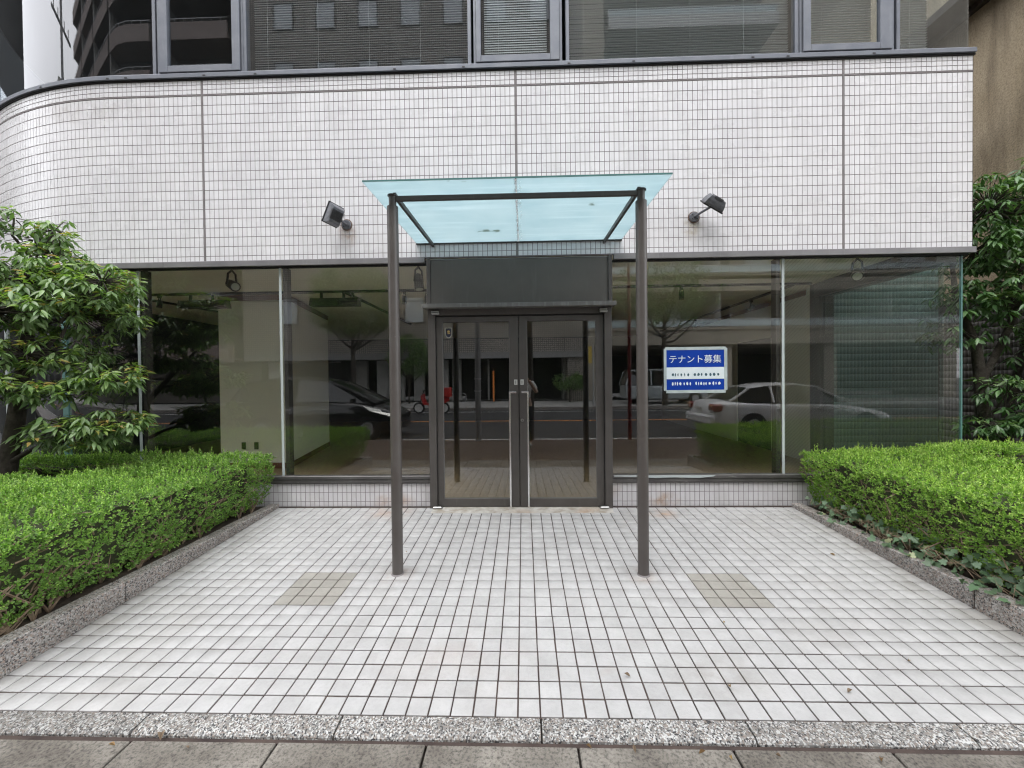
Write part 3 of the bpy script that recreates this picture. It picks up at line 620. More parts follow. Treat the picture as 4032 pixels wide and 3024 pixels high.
q.build('threshold', pbr('threshold_stone', (0.30, 0.26, 0.21), (0.52, 0.51, 0.48), scale=9, rough=.7, bump=.5, bscale=120, spots=[((.36, .2, .09), 2.2, .55, .75, .6)]), ent)
# ------------------------------------------------------------------ rooms
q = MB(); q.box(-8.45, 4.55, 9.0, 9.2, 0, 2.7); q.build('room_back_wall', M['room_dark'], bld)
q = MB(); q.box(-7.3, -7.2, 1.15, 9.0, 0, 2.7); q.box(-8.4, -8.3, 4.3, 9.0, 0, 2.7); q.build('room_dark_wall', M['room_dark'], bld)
q = MB(); q.prism([(-4.70, 1.95), (-3.60, 1.95), (-4.02, 4.1), (-4.70, 4.1)], 0.02, 2.61); pw_ = q.build('partition_wall', M['room_wall'], bld)
q = MB(); q.prism([(-4.705, 1.94), (-3.59, 1.94), (-4.01, 4.11), (-4.705, 4.11)], 2.61, 2.698); q.prism([(-4.705, 1.94), (-3.59, 1.94), (-4.01, 4.11), (-4.705, 4.11)], 0.0, .09); q.build('trim', M['trim'], pw_)
for xx in (-4.33, -4.13): q = MB(); q.box(xx-.03, xx+.03, 1.936, 1.95, .30, .41); q.build('socket', M['fixture'], pw_)
q = MB(); q.box(4.49, 4.55, 1.96, 3.2, 0, 2.62); q.box(4.49, 4.55, 4.4, 9, 0, 2.62); q.box(4.49, 4.55, 3.2, 4.4, 2.05, 2.62); rr = q.build('room_side_wall', M['room_wall'], bld)
q = MB(); q.box(4.47, 4.55, 1.96, 9, 2.62, 2.695); q.build('trim', M['trim'], rr)
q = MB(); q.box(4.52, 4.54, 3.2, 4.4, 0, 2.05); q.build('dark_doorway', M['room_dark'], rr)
q = MB(); q.box(4.38, 4.46, 1.96, 2.12, 0, 2.69); q.build('pilaster', M['room_wall'], bld)
m, t, o = nodes('white_sealant'); tl = N(t, 'ShaderNodeBsdfTranslucent'); tl.inputs[0].default_value = (.9, .9, .9, 1); dfc = N(t, 'ShaderNodeBsdfDiffuse'); dfc.inputs[0].default_value = (.85, .86, .86, 1)
mx = N(t, 'ShaderNodeMixShader'); mx.inputs[0].default_value = .6; t.links.new(dfc.outputs[0], mx.inputs[1]); t.links.new(tl.outputs[0], mx.inputs[2]); t.links.new(mx.outputs[0], o.inputs[0]); M['seal_tr'] = m
# ================================================================== ENTRANCE CANOPY
cn = thing('entrance_canopy', 'frosted blue-green glass canopy on two round brown posts over the doors', 'canopy', (0, -0.7, -0.05))
m, t, o = nodes('frosted_canopy_glass'); pos = N(t, 'ShaderNodeNewGeometry').outputs['Position']
sp = N(t, 'ShaderNodeSeparateXYZ'); t.links.new(pos, sp.inputs[0])
base = mix(t, (0.47, 0.58, 0.61), (0.55, 0.64, 0.66), ramp(t, noise(t, 2.2, 5, .6), .35, .7))
mp = N(t, 'ShaderNodeMapping'); mp.inputs['Scale'].default_value = (1.2, 14, 1); t.links.new(pos, mp.inputs['Vector'])
base = mix(t, base, (0.68, 0.76, 0.78), ramp(t, noise(t, 1, 5, .6, mp.outputs[0]), .5, .75, 0, .6))
base = mix(t, base, (0.13, 0.17, 0.12), ramp(t, noise(t, 3.4, 3, .55), .70, .745, 0, .75))
tl = N(t, 'ShaderNodeBsdfTranslucent'); t.links.new(base, tl.inputs['Color']); dfc = N(t, 'ShaderNodeBsdfPrincipled', Roughness=.35); t.links.new(base, dfc.inputs['Base Color'])
mx = N(t, 'ShaderNodeMixShader'); mx.inputs[0].default_value = .78; t.links.new(dfc.outputs[0], mx.inputs[1]); t.links.new(tl.outputs[0], mx.inputs[2])
tp = N(t, 'ShaderNodeBsdfTransparent'); tp.inputs[0].default_value = (.8, .9, .92, 1); mx2 = N(t, 'ShaderNodeMixShader'); mx2.inputs[0].default_value = .12
t.links.new(mx.outputs[0], mx2.inputs[1]); t.links.new(tp.outputs[0], mx2.inputs[2]); t.links.new(mx2.outputs[0], o.inputs[0]); M['frost'] = m
YF, ZF, ZB = -1.455, 2.733, 2.783
q = MB(); zz = lambda y: ZB+(ZF-ZB)*(y/YF)
for (a, b) in ((-1.068, -.0035), (.0035, 1.068)):
    q.add([(x_, y_, zz(y_)+dz) for dz in (0, .0) for x_, y_ in ((a, YF), (b, YF), (b, -.004), (a, -.004))][:4]+[(x_, y_, zz(y_)+.011) for x_, y_ in ((a, YF), (b, YF), (b, -.004), (a, -.004))],
          [(3, 2, 1, 0), (4, 5, 6, 7), (0, 1, 5, 4), (1, 2, 6, 5), (2, 3, 7, 6), (3, 0, 4, 7)])
gp = q.build('glass_pane', M['frost'], cn)
q = MB(); q.box(-1.068, 1.068, YF-.004, YF-.0005, ZF+.0, ZF+.0105); q.build('pane_front_edge', M['tealedge'], gp)
q = MB(); rj = random.Random(3)
yy = -.01; 
while yy > YF+.02:
    dy = rj.uniform(.02, .05); w1 = rj.choice([.002, .004, .006, .009, .013, .004]); xo_ = rj.uniform(-.003, .003)
    q.prism([(xo_-w1*rj.uniform(.4, 1), yy), (xo_+w1, yy-dy*.4), (xo_+w1*.6, yy-dy), (xo_-w1, yy-dy*.8)], -.0012, 0, Matrix.Translation((0, 0, 0)) @ Matrix(((1, 0, 0, 0), (0, 1, 0, 0), (0, (ZF-ZB)/YF, 1, ZB-.0012), (0, 0, 0, 1))))
    yy -= dy*.97
for i in range(60):
    yc = rj.uniform(YF+.05, -.05); xc = rj.gauss(.028, .008); r_ = rj.uniform(.0015, .005)
    q.prism([(xc+r_*math.cos(a), yc+r_*math.sin(a)*1.5) for a in (0, 1.1, 2.3, 3.2, 4.4, 5.4)], -.001, 0, Matrix(((1, 0, 0, 0), (0, 1, 0, 0), (0, (ZF-ZB)/YF, 1, ZB-.0012), (0, 0, 0, 1))))
q.build('white_sealant', M['seal_tr'], gp)
YP = -1.323
for xx in (-.899, .892):
    q = MB(); zb = fz(YP)
    q.tube([(xx, YP, zb-.05), (xx, YP, 2.612)], .0395, 32); ps = q.build('post', M['post'], cn, smooth=True)
    q = MB(); q.tube([(xx, YP, 2.60), (xx, YP, 2.688)], .0265, 28); q.tube([(xx, YP, 2.688), (xx, YP, 2.6955)], [.036, .036], 28)
    q.tube([(xx, YP, 2.6115), (xx, YP, 2.6155)], [.038, .0285], 28); q.build('post_head', M['post'], ps, smooth=True)
    q = MB(); q.tube([(xx, YP, zb-.004), (xx, YP, zb+.007)], [.048, .0425], 28); q.build('foot_mortar', M['caulk'], ps)
    sg = -1 if xx < 0 else 1; x2 = xx-sg*.004
    q = MB(); dzb = zz(-.02)-.037; dzf = zz(YP)-.030
    q.add([(x2+a, y_, z_+h) for (y_, z_) in ((-.004, dzb), (YP+.03, dzf-.012)) for a in (-.011, .011) for h in (0, .034)],
          [(0, 1, 3, 2), (4, 6, 7, 5), (0, 4, 5, 1), (2, 3, 7, 6), (0, 2, 6, 4), (1, 5, 7, 3)]); q.build('side_bar', M['bronze'], cn)
q = MB(); q.bbox(-.874, .868, YP-.012, YP+.012, 2.651, 2.687, .002); q.build('front_beam', M['bronze'], cn)
q = MB(); q.box(-1.07, 1.07, -.022, -.001, ZB-.012, ZB-.001); q.build('wall_channel', M['bronze_dk'], cn)
# ================================================================== FLOODLIGHTS
M['flood'] = pbr('floodlight_metal', (.10, .105, .12), (.15, .155, .17), scale=30, rough=.5, metal=.3)
M['flood_dk'] = pbr('floodlight_dark', (.02, .02, .022), rough=.6)
M['rust'] = pbr('rusty_backplate', (.10, .045, .03), (.25, .2, .17), scale=40, rough=.9)
def floodlight(x, label, arm_to, ax, ay, az):
    z = 2.996; f_ = thing('floodlight', label, 'floodlight', (x, 0, z), 'outdoor floodlights on the tiled wall')
    q = MB(); q.tube([(x, -.0015, z), (x, -.006, z)], .060, 30); q.build('backing_plate', M['rust'], f_)
    q = MB(); q.tube([(x, -.006, z), (x, -.018, z), (x, -.024, z)], [.05, .049, .044], 30); bs = q.build('wall_base', M['flood'], f_)
    q = MB()
    for dx, dz in ((-.022, .022), (-.024, -.02), (.024, -.02)): q.tube([(x+dx, -.023, z+dz), (x+dx, -.028, z+dz)], .0055, 8)
    q.build('screw', M['flood_dk'], bs)
    C_ = Vector(arm_to); q = MB(); q.tube([(x, -.02, z), Vector((x, -.05, z)).lerp(C_, .35), C_], [.013, .012, .012], 12); q.build('arm', M['flood'], f_, smooth=True)
    # local frame: ax = long side of the housing, ay = direction from lens to the back, az = short side
    ax = Vector(ax).normalized(); ay = Vector(ay); ay = (ay-ax*ay.dot(ax)).normalized(); az = ax.cross(ay)
    T = Matrix(((ax.x, ay.x, az.x, C_.x), (ax.y, ay.y, az.y, C_.y), (ax.z, ay.z, az.z, C_.z), (0, 0, 0, 1)))
    L, H = .100, .074
    q = MB(); secs = []
    for yb, k in ((0.0, 1.0), (.018, 1.0), (.05, .93), (.085, .78), (.09, .70)):
        secs.append([tuple(T @ Vector((sx*L*k, yb, sz*H*k))) for sx, sz in ((-1, -1), (1, -1), (1, 1), (-1, 1))])
    q.loft(secs); hs = q.build('housing', M['flood'], f_)
    q = MB()
    for i in range(11):
        c_ = -.045+i*.009; q.box(c_-.0022, c_+.0022, .02, .0975, -H*.86, H*.86, T)
    q.build('cooling_fin', M['flood_dk'] if x < 0 else M['flood'], hs)
    q = MB(); q.box(-L-.008, L+.008, -.014, -.001, -H-.008, -H+.004, T); q.box(-L-.008, L+.008, -.014, -.001, H-.004, H+.008, T); q.box(-L-.008, -L+.004, -.0139, -.0011, -H+.004, H-.004, T); q.box(L-.004, L+.008, -.0139, -.0011, -H+.004, H-.004, T); q.build('front_rim', M['flood_dk'], f_)
    q = MB(); q.box(-L+.004, L-.004, -.009, -.003, -H+.004, H-.004, T); q.build('lens', pbr('flood_lens', (.55, .55, .48), rough=.2), f_)
floodlight(-1.81, 'square finned black floodlight left of the canopy, turned away to the left', (-1.895, -.13, 3.055), (.42, -.1, .9), (.80, -.62, -.30), None)
floodlight(1.81, 'grey finned floodlight right of the canopy, tilted down over its round base', (1.925, -.15, 3.045), (.88, .12, -.45), (.30, -.55, .80), None)
# ================================================================== BLUE SIGN
sg = thing('notice_sign', 'blue and white taped paper notice with Japanese lettering on the shop window', 'sign', (1.832, .035, 1.43))
X0, X1, Z0, Z1 = 1.532, 2.131, 1.213, 1.640
M['sblue'] = pbr('sign_blue', (.002, .034, .27), (.003, .042, .32), scale=4, rough=.5, spec=.2); M['swhite'] = pbr('sign_white', (.62, .70, .74), (.70, .76, .78), scale=6, rough=.35); M['sdark'] = pbr('sign_ink', (.03, .08, .11), rough=.5)
M['tape'] = pbr('clear_tape', (.34, .40, .41), (.45, .51, .51), scale=9, rough=.3)
q = MB(); q.box(X0, X1, .035, .0365, Z0, Z1); q.build('blue_sheet', M['sblue'], sg)
zw0 = Z0+.278*(Z1-Z0); zw1 = Z0+.565*(Z1-Z0)
q = MB(); q.box(X0+.001, X1-.001, .0338, .0349, zw0, zw1); q.build('white_band', M['swhite'], sg)
q = MB(); q.box(X0-.012, X1+.014, .0335, .0352, Z1-.005, Z1+.026); q.box(X0-.002, X1+.012, .0335, .0352, Z0-.028, Z0+.004); q.box(X0-.026, X0+.002, .0322, .0334, Z0-.003, Z1+.01); q.box(X1-.002, X1+.03, .0322, .0334, Z0+.001, Z1+.013); q.build('tape', M['tape'], sg)
cu = bpy.data.curves.new('lettering', 'FONT'); cu.body = 'テナント募集'; cu.size = .088; cu.align_x = 'CENTER'; cu.align_y = 'CENTER'; cu.extrude = .0004
ob = bpy.data.objects.new('lettering_tmp', cu); COL.objects.link(ob); bpy.context.view_layer.update()
me = bpy.data.meshes.new_from_object(ob.evaluated_get(bpy.context.evaluated_depsgraph_get())); bpy.data.objects.remove(ob)
if len(me.vertices):
    xs_ = [v.co.x for v in me.vertices]; sx = .535/(max(xs_)-min(xs_)); cx_ = (max(xs_)+min(xs_))/2
    for v in me.vertices: v.co = Vector(((v.co.x-cx_)*sx, -v.co.z-.0018, v.co.y*1.02+.103))
    me.materials.clear(); me.materials.append(M['swhite']); me.name = 'lettering'; link('lettering', me, sg, sg['_w'])
def blobs(z, h, mat, seed, off):
    r_ = random.Random(seed); q = MB(); x = X0+.055
    while x < X1-.05:
        w1 = r_.uniform(.014, .034); k = r_.choice([3, 4, 5, 6]); pts = []
        for i in range(k+2):
            a = 2*math.pi*i/(k+2); pts.append((x+w1/2+math.cos(a)*w1/2*r_.uniform(.6, 1), z+math.sin(a)*h/2*r_.uniform(.6, 1.05)))
        q.prism(pts, 0, .0006, Matrix(((1, 0, 0, 0), (0, 0, -1, off), (0, 1, 0, 0), (0, 0, 0, 1)))); x += w1+r_.uniform(.004, .016)
        if abs(x-1.80) < .02: x += .03
    return q
blobs(zw0+.045, .040, None, 5, .0336).build('printed_line', M['sdark'], sg); blobs(Z0+.070, .042, None, 9, .0347).build('printed_line', M['swhite'], sg)
# sticker on the left door
st = thing('shield_sticker', 'small navy shield sticker with a gold emblem on the left door glass', 'sticker', (-.748, .017, 1.85))
def flat(poly, y): return Matrix(((1, 0, 0, 0), (0, 0, -1, y), (0, 1, 0, 0), (0, 0, 0, 1)))
def shield(k): return [(-.748+a*k, 1.85+b*k) for a, b in ((-.034, .048), (0, .052), (.034, .048), (.035, -.03), (.018, -.052), (0, -.062), (-.018, -.052), (-.035, -.03))]
for k, mat_, y_, nm in ((1.0, pbr('st_rim', (.45, .44, .36), rough=.5), .0168, 'rim'), (.86, pbr('st_navy', (.01, .012, .035), rough=.4), .0164, 'field')):
    q = MB(); q.prism(shield(k), 0, .0003, flat(0, y_)); q.build(nm, mat_, st)
gold = pbr('st_gold', (.55, .38, .12), rough=.4)
q = MB(); c_ = (-.748, 1.852)
q.prism([(c_[0]+.0135*math.cos(a), c_[1]+.006+.0135*math.sin(a)) for a in np.linspace(-.3, math.pi+.5, 12)]+[(c_[0]-.006, c_[1]-.006)], 0, .0003, flat(0, .0159))
q.prism([(c_[0]-.018, c_[1]-.004), (c_[0]-.004, c_[1]-.022), (c_[0]+.004, c_[1]-.013), (c_[0]+.012, c_[1]-.02), (c_[0]+.02, c_[1]-.006), (c_[0]+.004, c_[1]-.004), (c_[0]-.006, c_[1]-.011)], 0, .0003, flat(0, .0156)); q.build('emblem', gold, st)
# ================================================================== LIGHTING TRACKS INSIDE
def track(p, q_, lab):
    k = MB(); a, b = Vector(p), Vector(q_); d = (b-a).normalized(); n_ = Vector((-d.y, d.x, 0))*.018
    k.add([a-n_, a+n_, b+n_, b-n_, a-n_+Vector((0, 0, .032)), a+n_+Vector((0, 0, .032)), b+n_+Vector((0, 0, .032)), b-n_+Vector((0, 0, .032))], [(0, 1, 2, 3), (7, 6, 5, 4), (0, 4, 5, 1), (1, 5, 6, 2), (2, 6, 7, 3), (3, 7, 4, 0)])
    tag(k.build('lighting_track', M['fixture'], loc=tuple(a)), lab, 'lighting track', 'black lighting tracks on the showroom ceiling')
ZC = 2.665
track((-6.0, 1.75, ZC), (4.2, 1.75, ZC), 'long black lighting track running parallel to the shop windows')
track((-2.63, 1.80, ZC), (-2.63, 5.4, ZC), 'black lighting track receding into the room left of the doors')
track((3.98, 1.80, ZC), (3.98, 7.6, ZC), 'black lighting track receding into the room beside the blue notice')
track((-6.0, 1.80, ZC), (-5.2, 6, ZC), 'black lighting track receding towards the dark wall on the far left')
def spot(x, y, aim, label, s_=1.0, lit=False):
    top = Vector((x, y, ZC if y > .6 else 2.655)); t_ = thing('ceiling_spotlight', label, 'spotlight', tuple(top), 'black spotlights on the showroom ceiling')
    q = MB()
    if y < .6: q.box(x-.075*s_, x+.075*s_, y-.022, y+.022, top.z, top.z+.045)
    else: q.box(x-.02, x+.02, y-.02, y+.02, top.z-.035, top.z+.005)
    q.build('mount', M['fixture'], t_)
    a = Vector(aim).normalized(); c = top+Vector((0, 0, -.15*s_)); side = a.cross(Vector((0, 0, 1))).normalized()
    q = MB()
    for k in (-1, 1): q.tube([top+Vector((0, 0, -.02)), top+Vector((0, 0, -.05*s_))+side*k*.030*s_, c+side*k*.040*s_], .009*s_, 6)
    q.build('yoke', M['fixture'], t_)
    q = MB(); q.tube([c-a*.07*s_, c-a*.05*s_, c+a*.02*s_, c+a*.075*s_], [.025*s_, .038*s_, .042*s_, .045*s_], 16); hd = q.build('head', M['fixture'], t_, smooth=True)
    q = MB(); q.tube([c+a*.076*s_, c+a*.078*s_], .034*s_, 16); q.build('lens', M['lens'], hd)
spot(-3.30, .33, (.75, -.5, -.35), 'big black spotlight hanging behind the window left of the partition wall', 1.25)
spot(-1.14, .33, (.15, -.2, -.95), 'big black spotlight hanging just left of the door header', 1.25)
spot(3.72, .33, (-.55, -.7, -.45), 'big black spotlight behind the lined window on the right', 1.25)
for x, l in ((-5.75, 'small spotlight at the left end of the front track, aimed down'), (-5.45, 'second small spotlight from the left end of the front track'), (-1.72, 'small spotlight on the front track, left one of the pair beside the door header'), (-1.38, 'small spotlight on the front track, right one of the pair beside the door header'),
             (2.35, 'small spotlight on the front track above the blue notice'), (-2.5, 'small spotlight under the long black fitting left of the canopy post')):
    spot(x, 1.75, (random.uniform(-.3, .3), random.uniform(-.4, .2), -1), l, .8)
for y, l in ((2.9, 'spotlight on the right receding track, nearest the window'), (5.2, 'spotlight on the right receding track, deepest in the room')): spot(3.98, y, (-.6, .1, -.8), l, .8)
for x, l in ((-4.75, 'long black fluorescent fitting hung in front of the partition wall'), (-2.75, 'long black fluorescent fitting hung behind the middle left window')):
    q = MB(); q.loft([[(xx, y_, z_) for y_, z_ in ((1.67, 2.47), (1.70, 2.58), (1.80, 2.58), (1.83, 2.47))] for xx in (x-.37, x+.35)]); f_ = thing('fluorescent_fitting', l, 'ceiling light', (x, 1.75, 2.665), 'long black fittings on the track'); q.build('shade', M['fixture'], f_)
    q = MB(); q.tube([(x-.22, 1.75, 2.665), (x-.22, 1.75, 2.58)], .022, 10); q.tube([(x+.12, 1.75, 2.665), (x+.12, 1.75, 2.58)], .022, 10); q.build('stem', M['fixture'], f_)
# ================================================================== BLINDS UPSTAIRS
slm = bpy.data.meshes.new('slat'); 
def blind(a, b, z0, label, tiltd, y=.085, pitch=.0255, half=.0125):
    t_ = thing('window_blind', label, 'blind', ((a+b)/2, y, z0), 'slatted blinds in the upstairs windows'); L = (b-a)/2
    me = bpy.data.meshes.new('slat'); c, s_ = math.cos(tiltd)*half, math.sin(tiltd)*half
    vs = []
    for x in (-L, L): vs += [(x, -c, -s_), (x, 0, .0022), (x, c, s_), (x, c, s_-.0007), (x, 0, .0015), (x, -c, -s_-.0007)]
    me.from_pydata(vs, [], [(0, 1, 7, 6), (1, 2, 8, 7), (3, 4, 10, 9), (4, 5, 11, 10), (2, 3, 9, 8), (5, 0, 6, 11), (0, 5, 4, 1), (1, 4, 3, 2), (6, 7, 10, 11), (7, 8, 9, 10)]); me.materials.append(M['blind'])
    for i in range(34): inst('slat', me, t_, Matrix.Translation((0, 0, .03+i*pitch)) @ Matrix.Rotation(random.gauss(0, .0012), 4, 'Y'))
    q = MB()
    for x in np.arange(a+.15, b-.05, .55): q.box(x-.001, x+.001, y-.014, y-.0125, z0, z0+1.1)
    q.build('cord', M['blind'], t_)
blind(-0.34, 0.32, 4.63, 'half closed pale blind behind the opening sash above the canopy', 1.1, half=.0135)
blind(0.56, 2.82, 4.63, 'open slatted blind behind the wide pane right of the canopy', -.05)
blind(-2.82, -0.52, 4.63, 'open slatted blind behind the wide pane left of the canopy', .0, half=.005)
blind(3.0, 3.66, 4.63, 'open slatted blind behind the right opening sash', -.05)
blind(3.89, 4.22, 4.63, 'narrow slatted blind in the last pane by the building corner', -.05)
# ================================================================== NEIGHBOURING BUILDINGS BEYOND THE PASSAGE
nb = thing('neighbour_building', 'brown roughcast neighbouring building with dark tiled lower wall', 'building', (8, 3, 0))
M['rough'] = pbr('brown_roughcast', (.40, .32, .21), (.50, .41, .29), scale=1.0, rough=.95, bump=1.0, bscale=42, fine=.55, fscale=48, streak=((.10, .08, .055), (1, 3.5, .6), .5, .75, .7))
q = MB(); q.box(6.5, 14, -1.2, 14, 2.50, 6.55); q.box(6.46, 6.5, -1.2, 14, 2.42, 2.56); q.build('upper_wall', M['rough'], nb)
q = MB(); q.box(6.53, 14, -1.2, 14, -.5, 2.42); nbx = MB(); nbx.box(7.4, 14, -1.2, 14, 6.68, 15); nbx.build('upper_storeys', M['rough'], nb); lw = q.build('lower_wall', M['dark_joint'], nb)
dt = pbr('dark_wall_tile', (.085, .08, .072), (.12, .11, .10), scale=2, rough=.4, island=.1)
P = []; y = -1.1
while y < 4.5:
    for j in range(24): P.append((6.524, y, .05+.1*j))
    y += .05
ry = np.array(Matrix.Rotation(math.radians(-90), 3, 'Z') @ Matrix.Rotation(math.radians(90), 3, 'X'))
scatter('wall_tiles', tv_, tf_, np.tile(ry, (len(P), 1, 1)), np.array(P), dt, lw)
q = MB(); q.box(6.15, 6.6, -1.2, 14, 6.56, 6.68); q.box(6.42, 6.5, -1.2, 14, 6.48, 6.558); q.build('eaves', pbr('eaves_paint', (.05, .042, .035), (.07, .058, .048), rough=.8), nb)
q = MB(); q.box(5.0, 12, 13.5, 14, 0, 9); tag(q.build('back_wall', M['conc'], loc=(8, 13.5, 0)), 'plain grey wall closing the passage behind the trees', 'wall')
# ================================================================== HEDGES
sprig_v = []; sprig_f = []
def leafgeo(L, Wd, fold=.25, tip=.0):
    v = [(0, 0, 0), (-Wd*.42, L*.42, Wd*fold), (-Wd*.40, L*.82, Wd*fold), (0, L, 0), (Wd*.40, L*.82, Wd*fold), (Wd*.42, L*.42, Wd*fold)]
    f = [(0, 3, 2, 1), (0, 5, 4, 3)]
    return v, f
lv, lf = leafgeo(.0185, .0105)
def surf_noise(P, s_, seed=0):
    r_ = np.random.default_rng(seed); out_ = np.zeros(len(P))
    for k in range(7):
        d = r_.normal(size=3); d /= np.linalg.norm(d); out_ += np.sin(P @ d*s_*(1+.45*k)+r_.uniform(0, 6.28))/(1+.35*k)
    return out_/3
def sprigs(P, Nn, n_leaf, rg, smin=.8, smax=1.25, lift=.5):
    "little rosettes: leaves on a short shoot pointing along Nn"
    k = len(P); D = Nn+rg.normal(0, .35, (k, 3)); D[:, 2] += lift; D /= np.linalg.norm(D, axis=1, keepdims=True)
    A = frame_from(D, rg.normal(size=(k, 3)))
    Rs, Ps = [], []
    for i in range(n_leaf):
        ph = 2.4*i+rg.uniform(0, 6.28, k); h = (i/n_leaf)
        el = 1.25-1.0*h+rg.normal(0, .2, k)                       # angle away from the shoot
        dl = (np.cos(ph)*np.sin(el))[:, None]*A[:, :, 0]+(np.sin(ph)*np.sin(el))[:, None]*A[:, :, 2]+np.cos(el)[:, None]*D
        F = frame_from(dl, D+rg.normal(0, .25, (k, 3))); sc = rg.uniform(smin, smax, k)*(1-.25*h)
        Rs.append(F*sc[:, None, None]); Ps.append(P+D*(.034*h-.014))
    return np.concatenate(Rs), np.concatenate(Ps)
def boxfaces(b, rg, dens):
    "random points with normals on a box's top and sides; b = x0,x1,y0,y1,z0,z1"
    x0, x1, y0, y1, z0, z1 = b; P, Q = [], []
    def f(n, fn, nn): 
        a = rg.uniform(size=(n, 2)); P.append(fn(a)); Q.append(np.tile(nn, (n, 1)))
    f(int((x1-x0)*(y1-y0)*dens), lambda a: np.stack([x0+a[:, 0]*(x1-x0), y0+a[:, 1]*(y1-y0), np.full(len(a), z1)], 1), [0, 0, 1.0])
    for yy, n_ in ((y0, -1.0), (y1, 1.0)): f(int((x1-x0)*(z1-z0)*dens), lambda a: np.stack([x0+a[:, 0]*(x1-x0), np.full(len(a), yy), z0+a[:, 1]*(z1-z0)], 1), [0, n_, 0])
    for xx, n_ in ((x0, -1.0), (x1, 1.0)): f(int((y1-y0)*(z1-z0)*dens), lambda a: np.stack([np.full(len(a), xx), y0+a[:, 0]*(y1-y0), z0+a[:, 1]*(z1-z0)], 1), [n_, 0, 0])
    return np.concatenate(P), np.concatenate(Q)
def hedge(label, boxes, seed, shape, dens=1500):
    rg = np.random.default_rng(seed); b0 = boxes[0]
    h = thing('box_hedge', label, 'hedge', ((b0[0]+b0[1])/2, (b0[2]+b0[3])/2, 0), 'clipped hedges beside the entrance')
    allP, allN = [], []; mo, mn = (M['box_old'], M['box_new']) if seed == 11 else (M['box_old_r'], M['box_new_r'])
    for b in boxes:
        P, Nn = boxfaces(b, rg, dens)
        # drop points lying inside another box
        keep = np.ones(len(P), bool)
        for c in boxes:
            if c is b: continue
            keep &= ~((P[:, 0] > c[0]+.01) & (P[:, 0] < c[1]-.01) & (P[:, 1] > c[2]+.01) & (P[:, 1] < c[3]-.01) & (P[:, 2] < c[5]-.01))
        allP.append(P[keep]); allN.append(Nn[keep])
    P = np.concatenate(allP); Nn = np.concatenate(allN)
    P = shape(P, Nn)
    # only where the camera or the mirror glass can see it well: thin the rest
    nz = surf_noise(P, 5.5, seed); side = Nn[:, 2] < .5
    gap = side & (surf_noise(P, 13, seed+1) < -.46) & (rg.uniform(size=len(P)) < .6)
    far = (np.abs(P[:, 0]-.04)/(P[:, 1]+4.28) > 1.42) & (rg.uniform(size=len(P)) < .65)
    keep = ~(gap | far); P, Nn, nz = P[keep], Nn[keep], nz[keep]
    P = P+Nn*(nz*.048)[:, None]
    dep = np.abs(rg.normal(0, .028, len(P))); P = P-Nn*dep[:, None]; lay = surf_noise(P*np.array([1, 1, 2.2]), 9, seed+5); P = P+Nn*(lay*.012)[:, None]
    R1, P1 = sprigs(P, Nn, 7, rg)
    scatter('foliage', lv, lf, R1, P1, mo, h)
    top = (P[:, 2] > .40) | (rg.uniform(size=len(P)) < .18); pick = top & (rg.uniform(size=len(P)) < .6)
    Pn = P[pick]+Nn[pick]*rg.uniform(.0, .026, (pick.sum(), 1)); 
    R2, P2 = sprigs(Pn, Nn[pick], 7, rg, .6, 1.0, .9)
    # a few taller shoots standing out of the top
    tall = np.where((Nn[:, 2] > .5))[0]; tall = rg.choice(tall, 200, replace=False); Rs, Ps = [R2], [P2]
    for k in range(4):
        r3, p3 = sprigs(P[tall]+np.array([0, 0, .02+.016*k]), np.tile([0, 0, 1.0], (len(tall), 1)), 5, rg, .55, .9, 2.0); Rs.append(r3); Ps.append(p3)
    scatter('young_foliage', lv, lf, np.concatenate(Rs), np.concatenate(Ps), mn, h)
    # woody inside
    q = MB(); r_ = random.Random(seed)
    for b in boxes:
        x0, x1, y0, y1, z0, z1 = b; q.box(x0+.15, x1-.15, y0+.12 if y1-y0 > .3 else y0+.08, y1-.12 if y1-y0 > .3 else y1-.08, z0+.03, z1-.1)
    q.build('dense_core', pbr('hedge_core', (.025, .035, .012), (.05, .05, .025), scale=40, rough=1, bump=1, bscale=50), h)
    q = MB(); idx = rg.choice(len(P), 800)
    for i in idx:
        p = Vector(P[i]); n_ = Vector(Nn[i]); 
        if n_.z > .5 and r_.random() < .6: continue
        a = p-n_*.12+Vector((r_.gauss(0, .06), r_.gauss(0, .06), -.10)); mid = a.lerp(p, .5)+Vector((r_.gauss(0, .03), r_.gauss(0, .03), r_.gauss(0, .03)))
        q.tube([a, mid, p+n_*r_.uniform(-.02, .02)], [.0045, .003, .0012], 4, False)
    for b in boxes[:2]:
        x0, x1, y0, y1, z0, z1 = b
        for i in range(60):
            x = x1-r_.uniform(.1, .3) if seed == 11 else x0+r_.uniform(.1, .3)
            y = r_.uniform(y0+.1, y1-.1); px = Vector((x, y, 0)); 
            for k in range(3): q.tube([px, px+Vector((r_.gauss(0, .05), r_.gauss(0, .06), .12)), px+Vector((r_.gauss(0, .12), r_.gauss(0, .14), .3))], [.008, .006, .003], 5, False)
    q.build('branches', M['twig'], h, kind='stuff')
    return h
def shapeL(P, Nn):
    P = P.copy(); x = P[:, 0]; y = P[:, 1]; z = P[:, 2]
    edge_ = np.clip((x+3.2)/.7, 0, 1)                 # near the inner face
    t_ = np.clip(z/.58, 0, 1)
    P[:, 0] += edge_*(.10*np.sin(t_*2.6)-.16*(1-t_)**2)+edge_*np.clip((-y-.3)/2.0, 0, 1)*.10*t_
    P[:, 2] += -.03*(np.clip((x+3.0)/.4, 0, 1))**3*(Nn[:, 2] > .5)
    return P
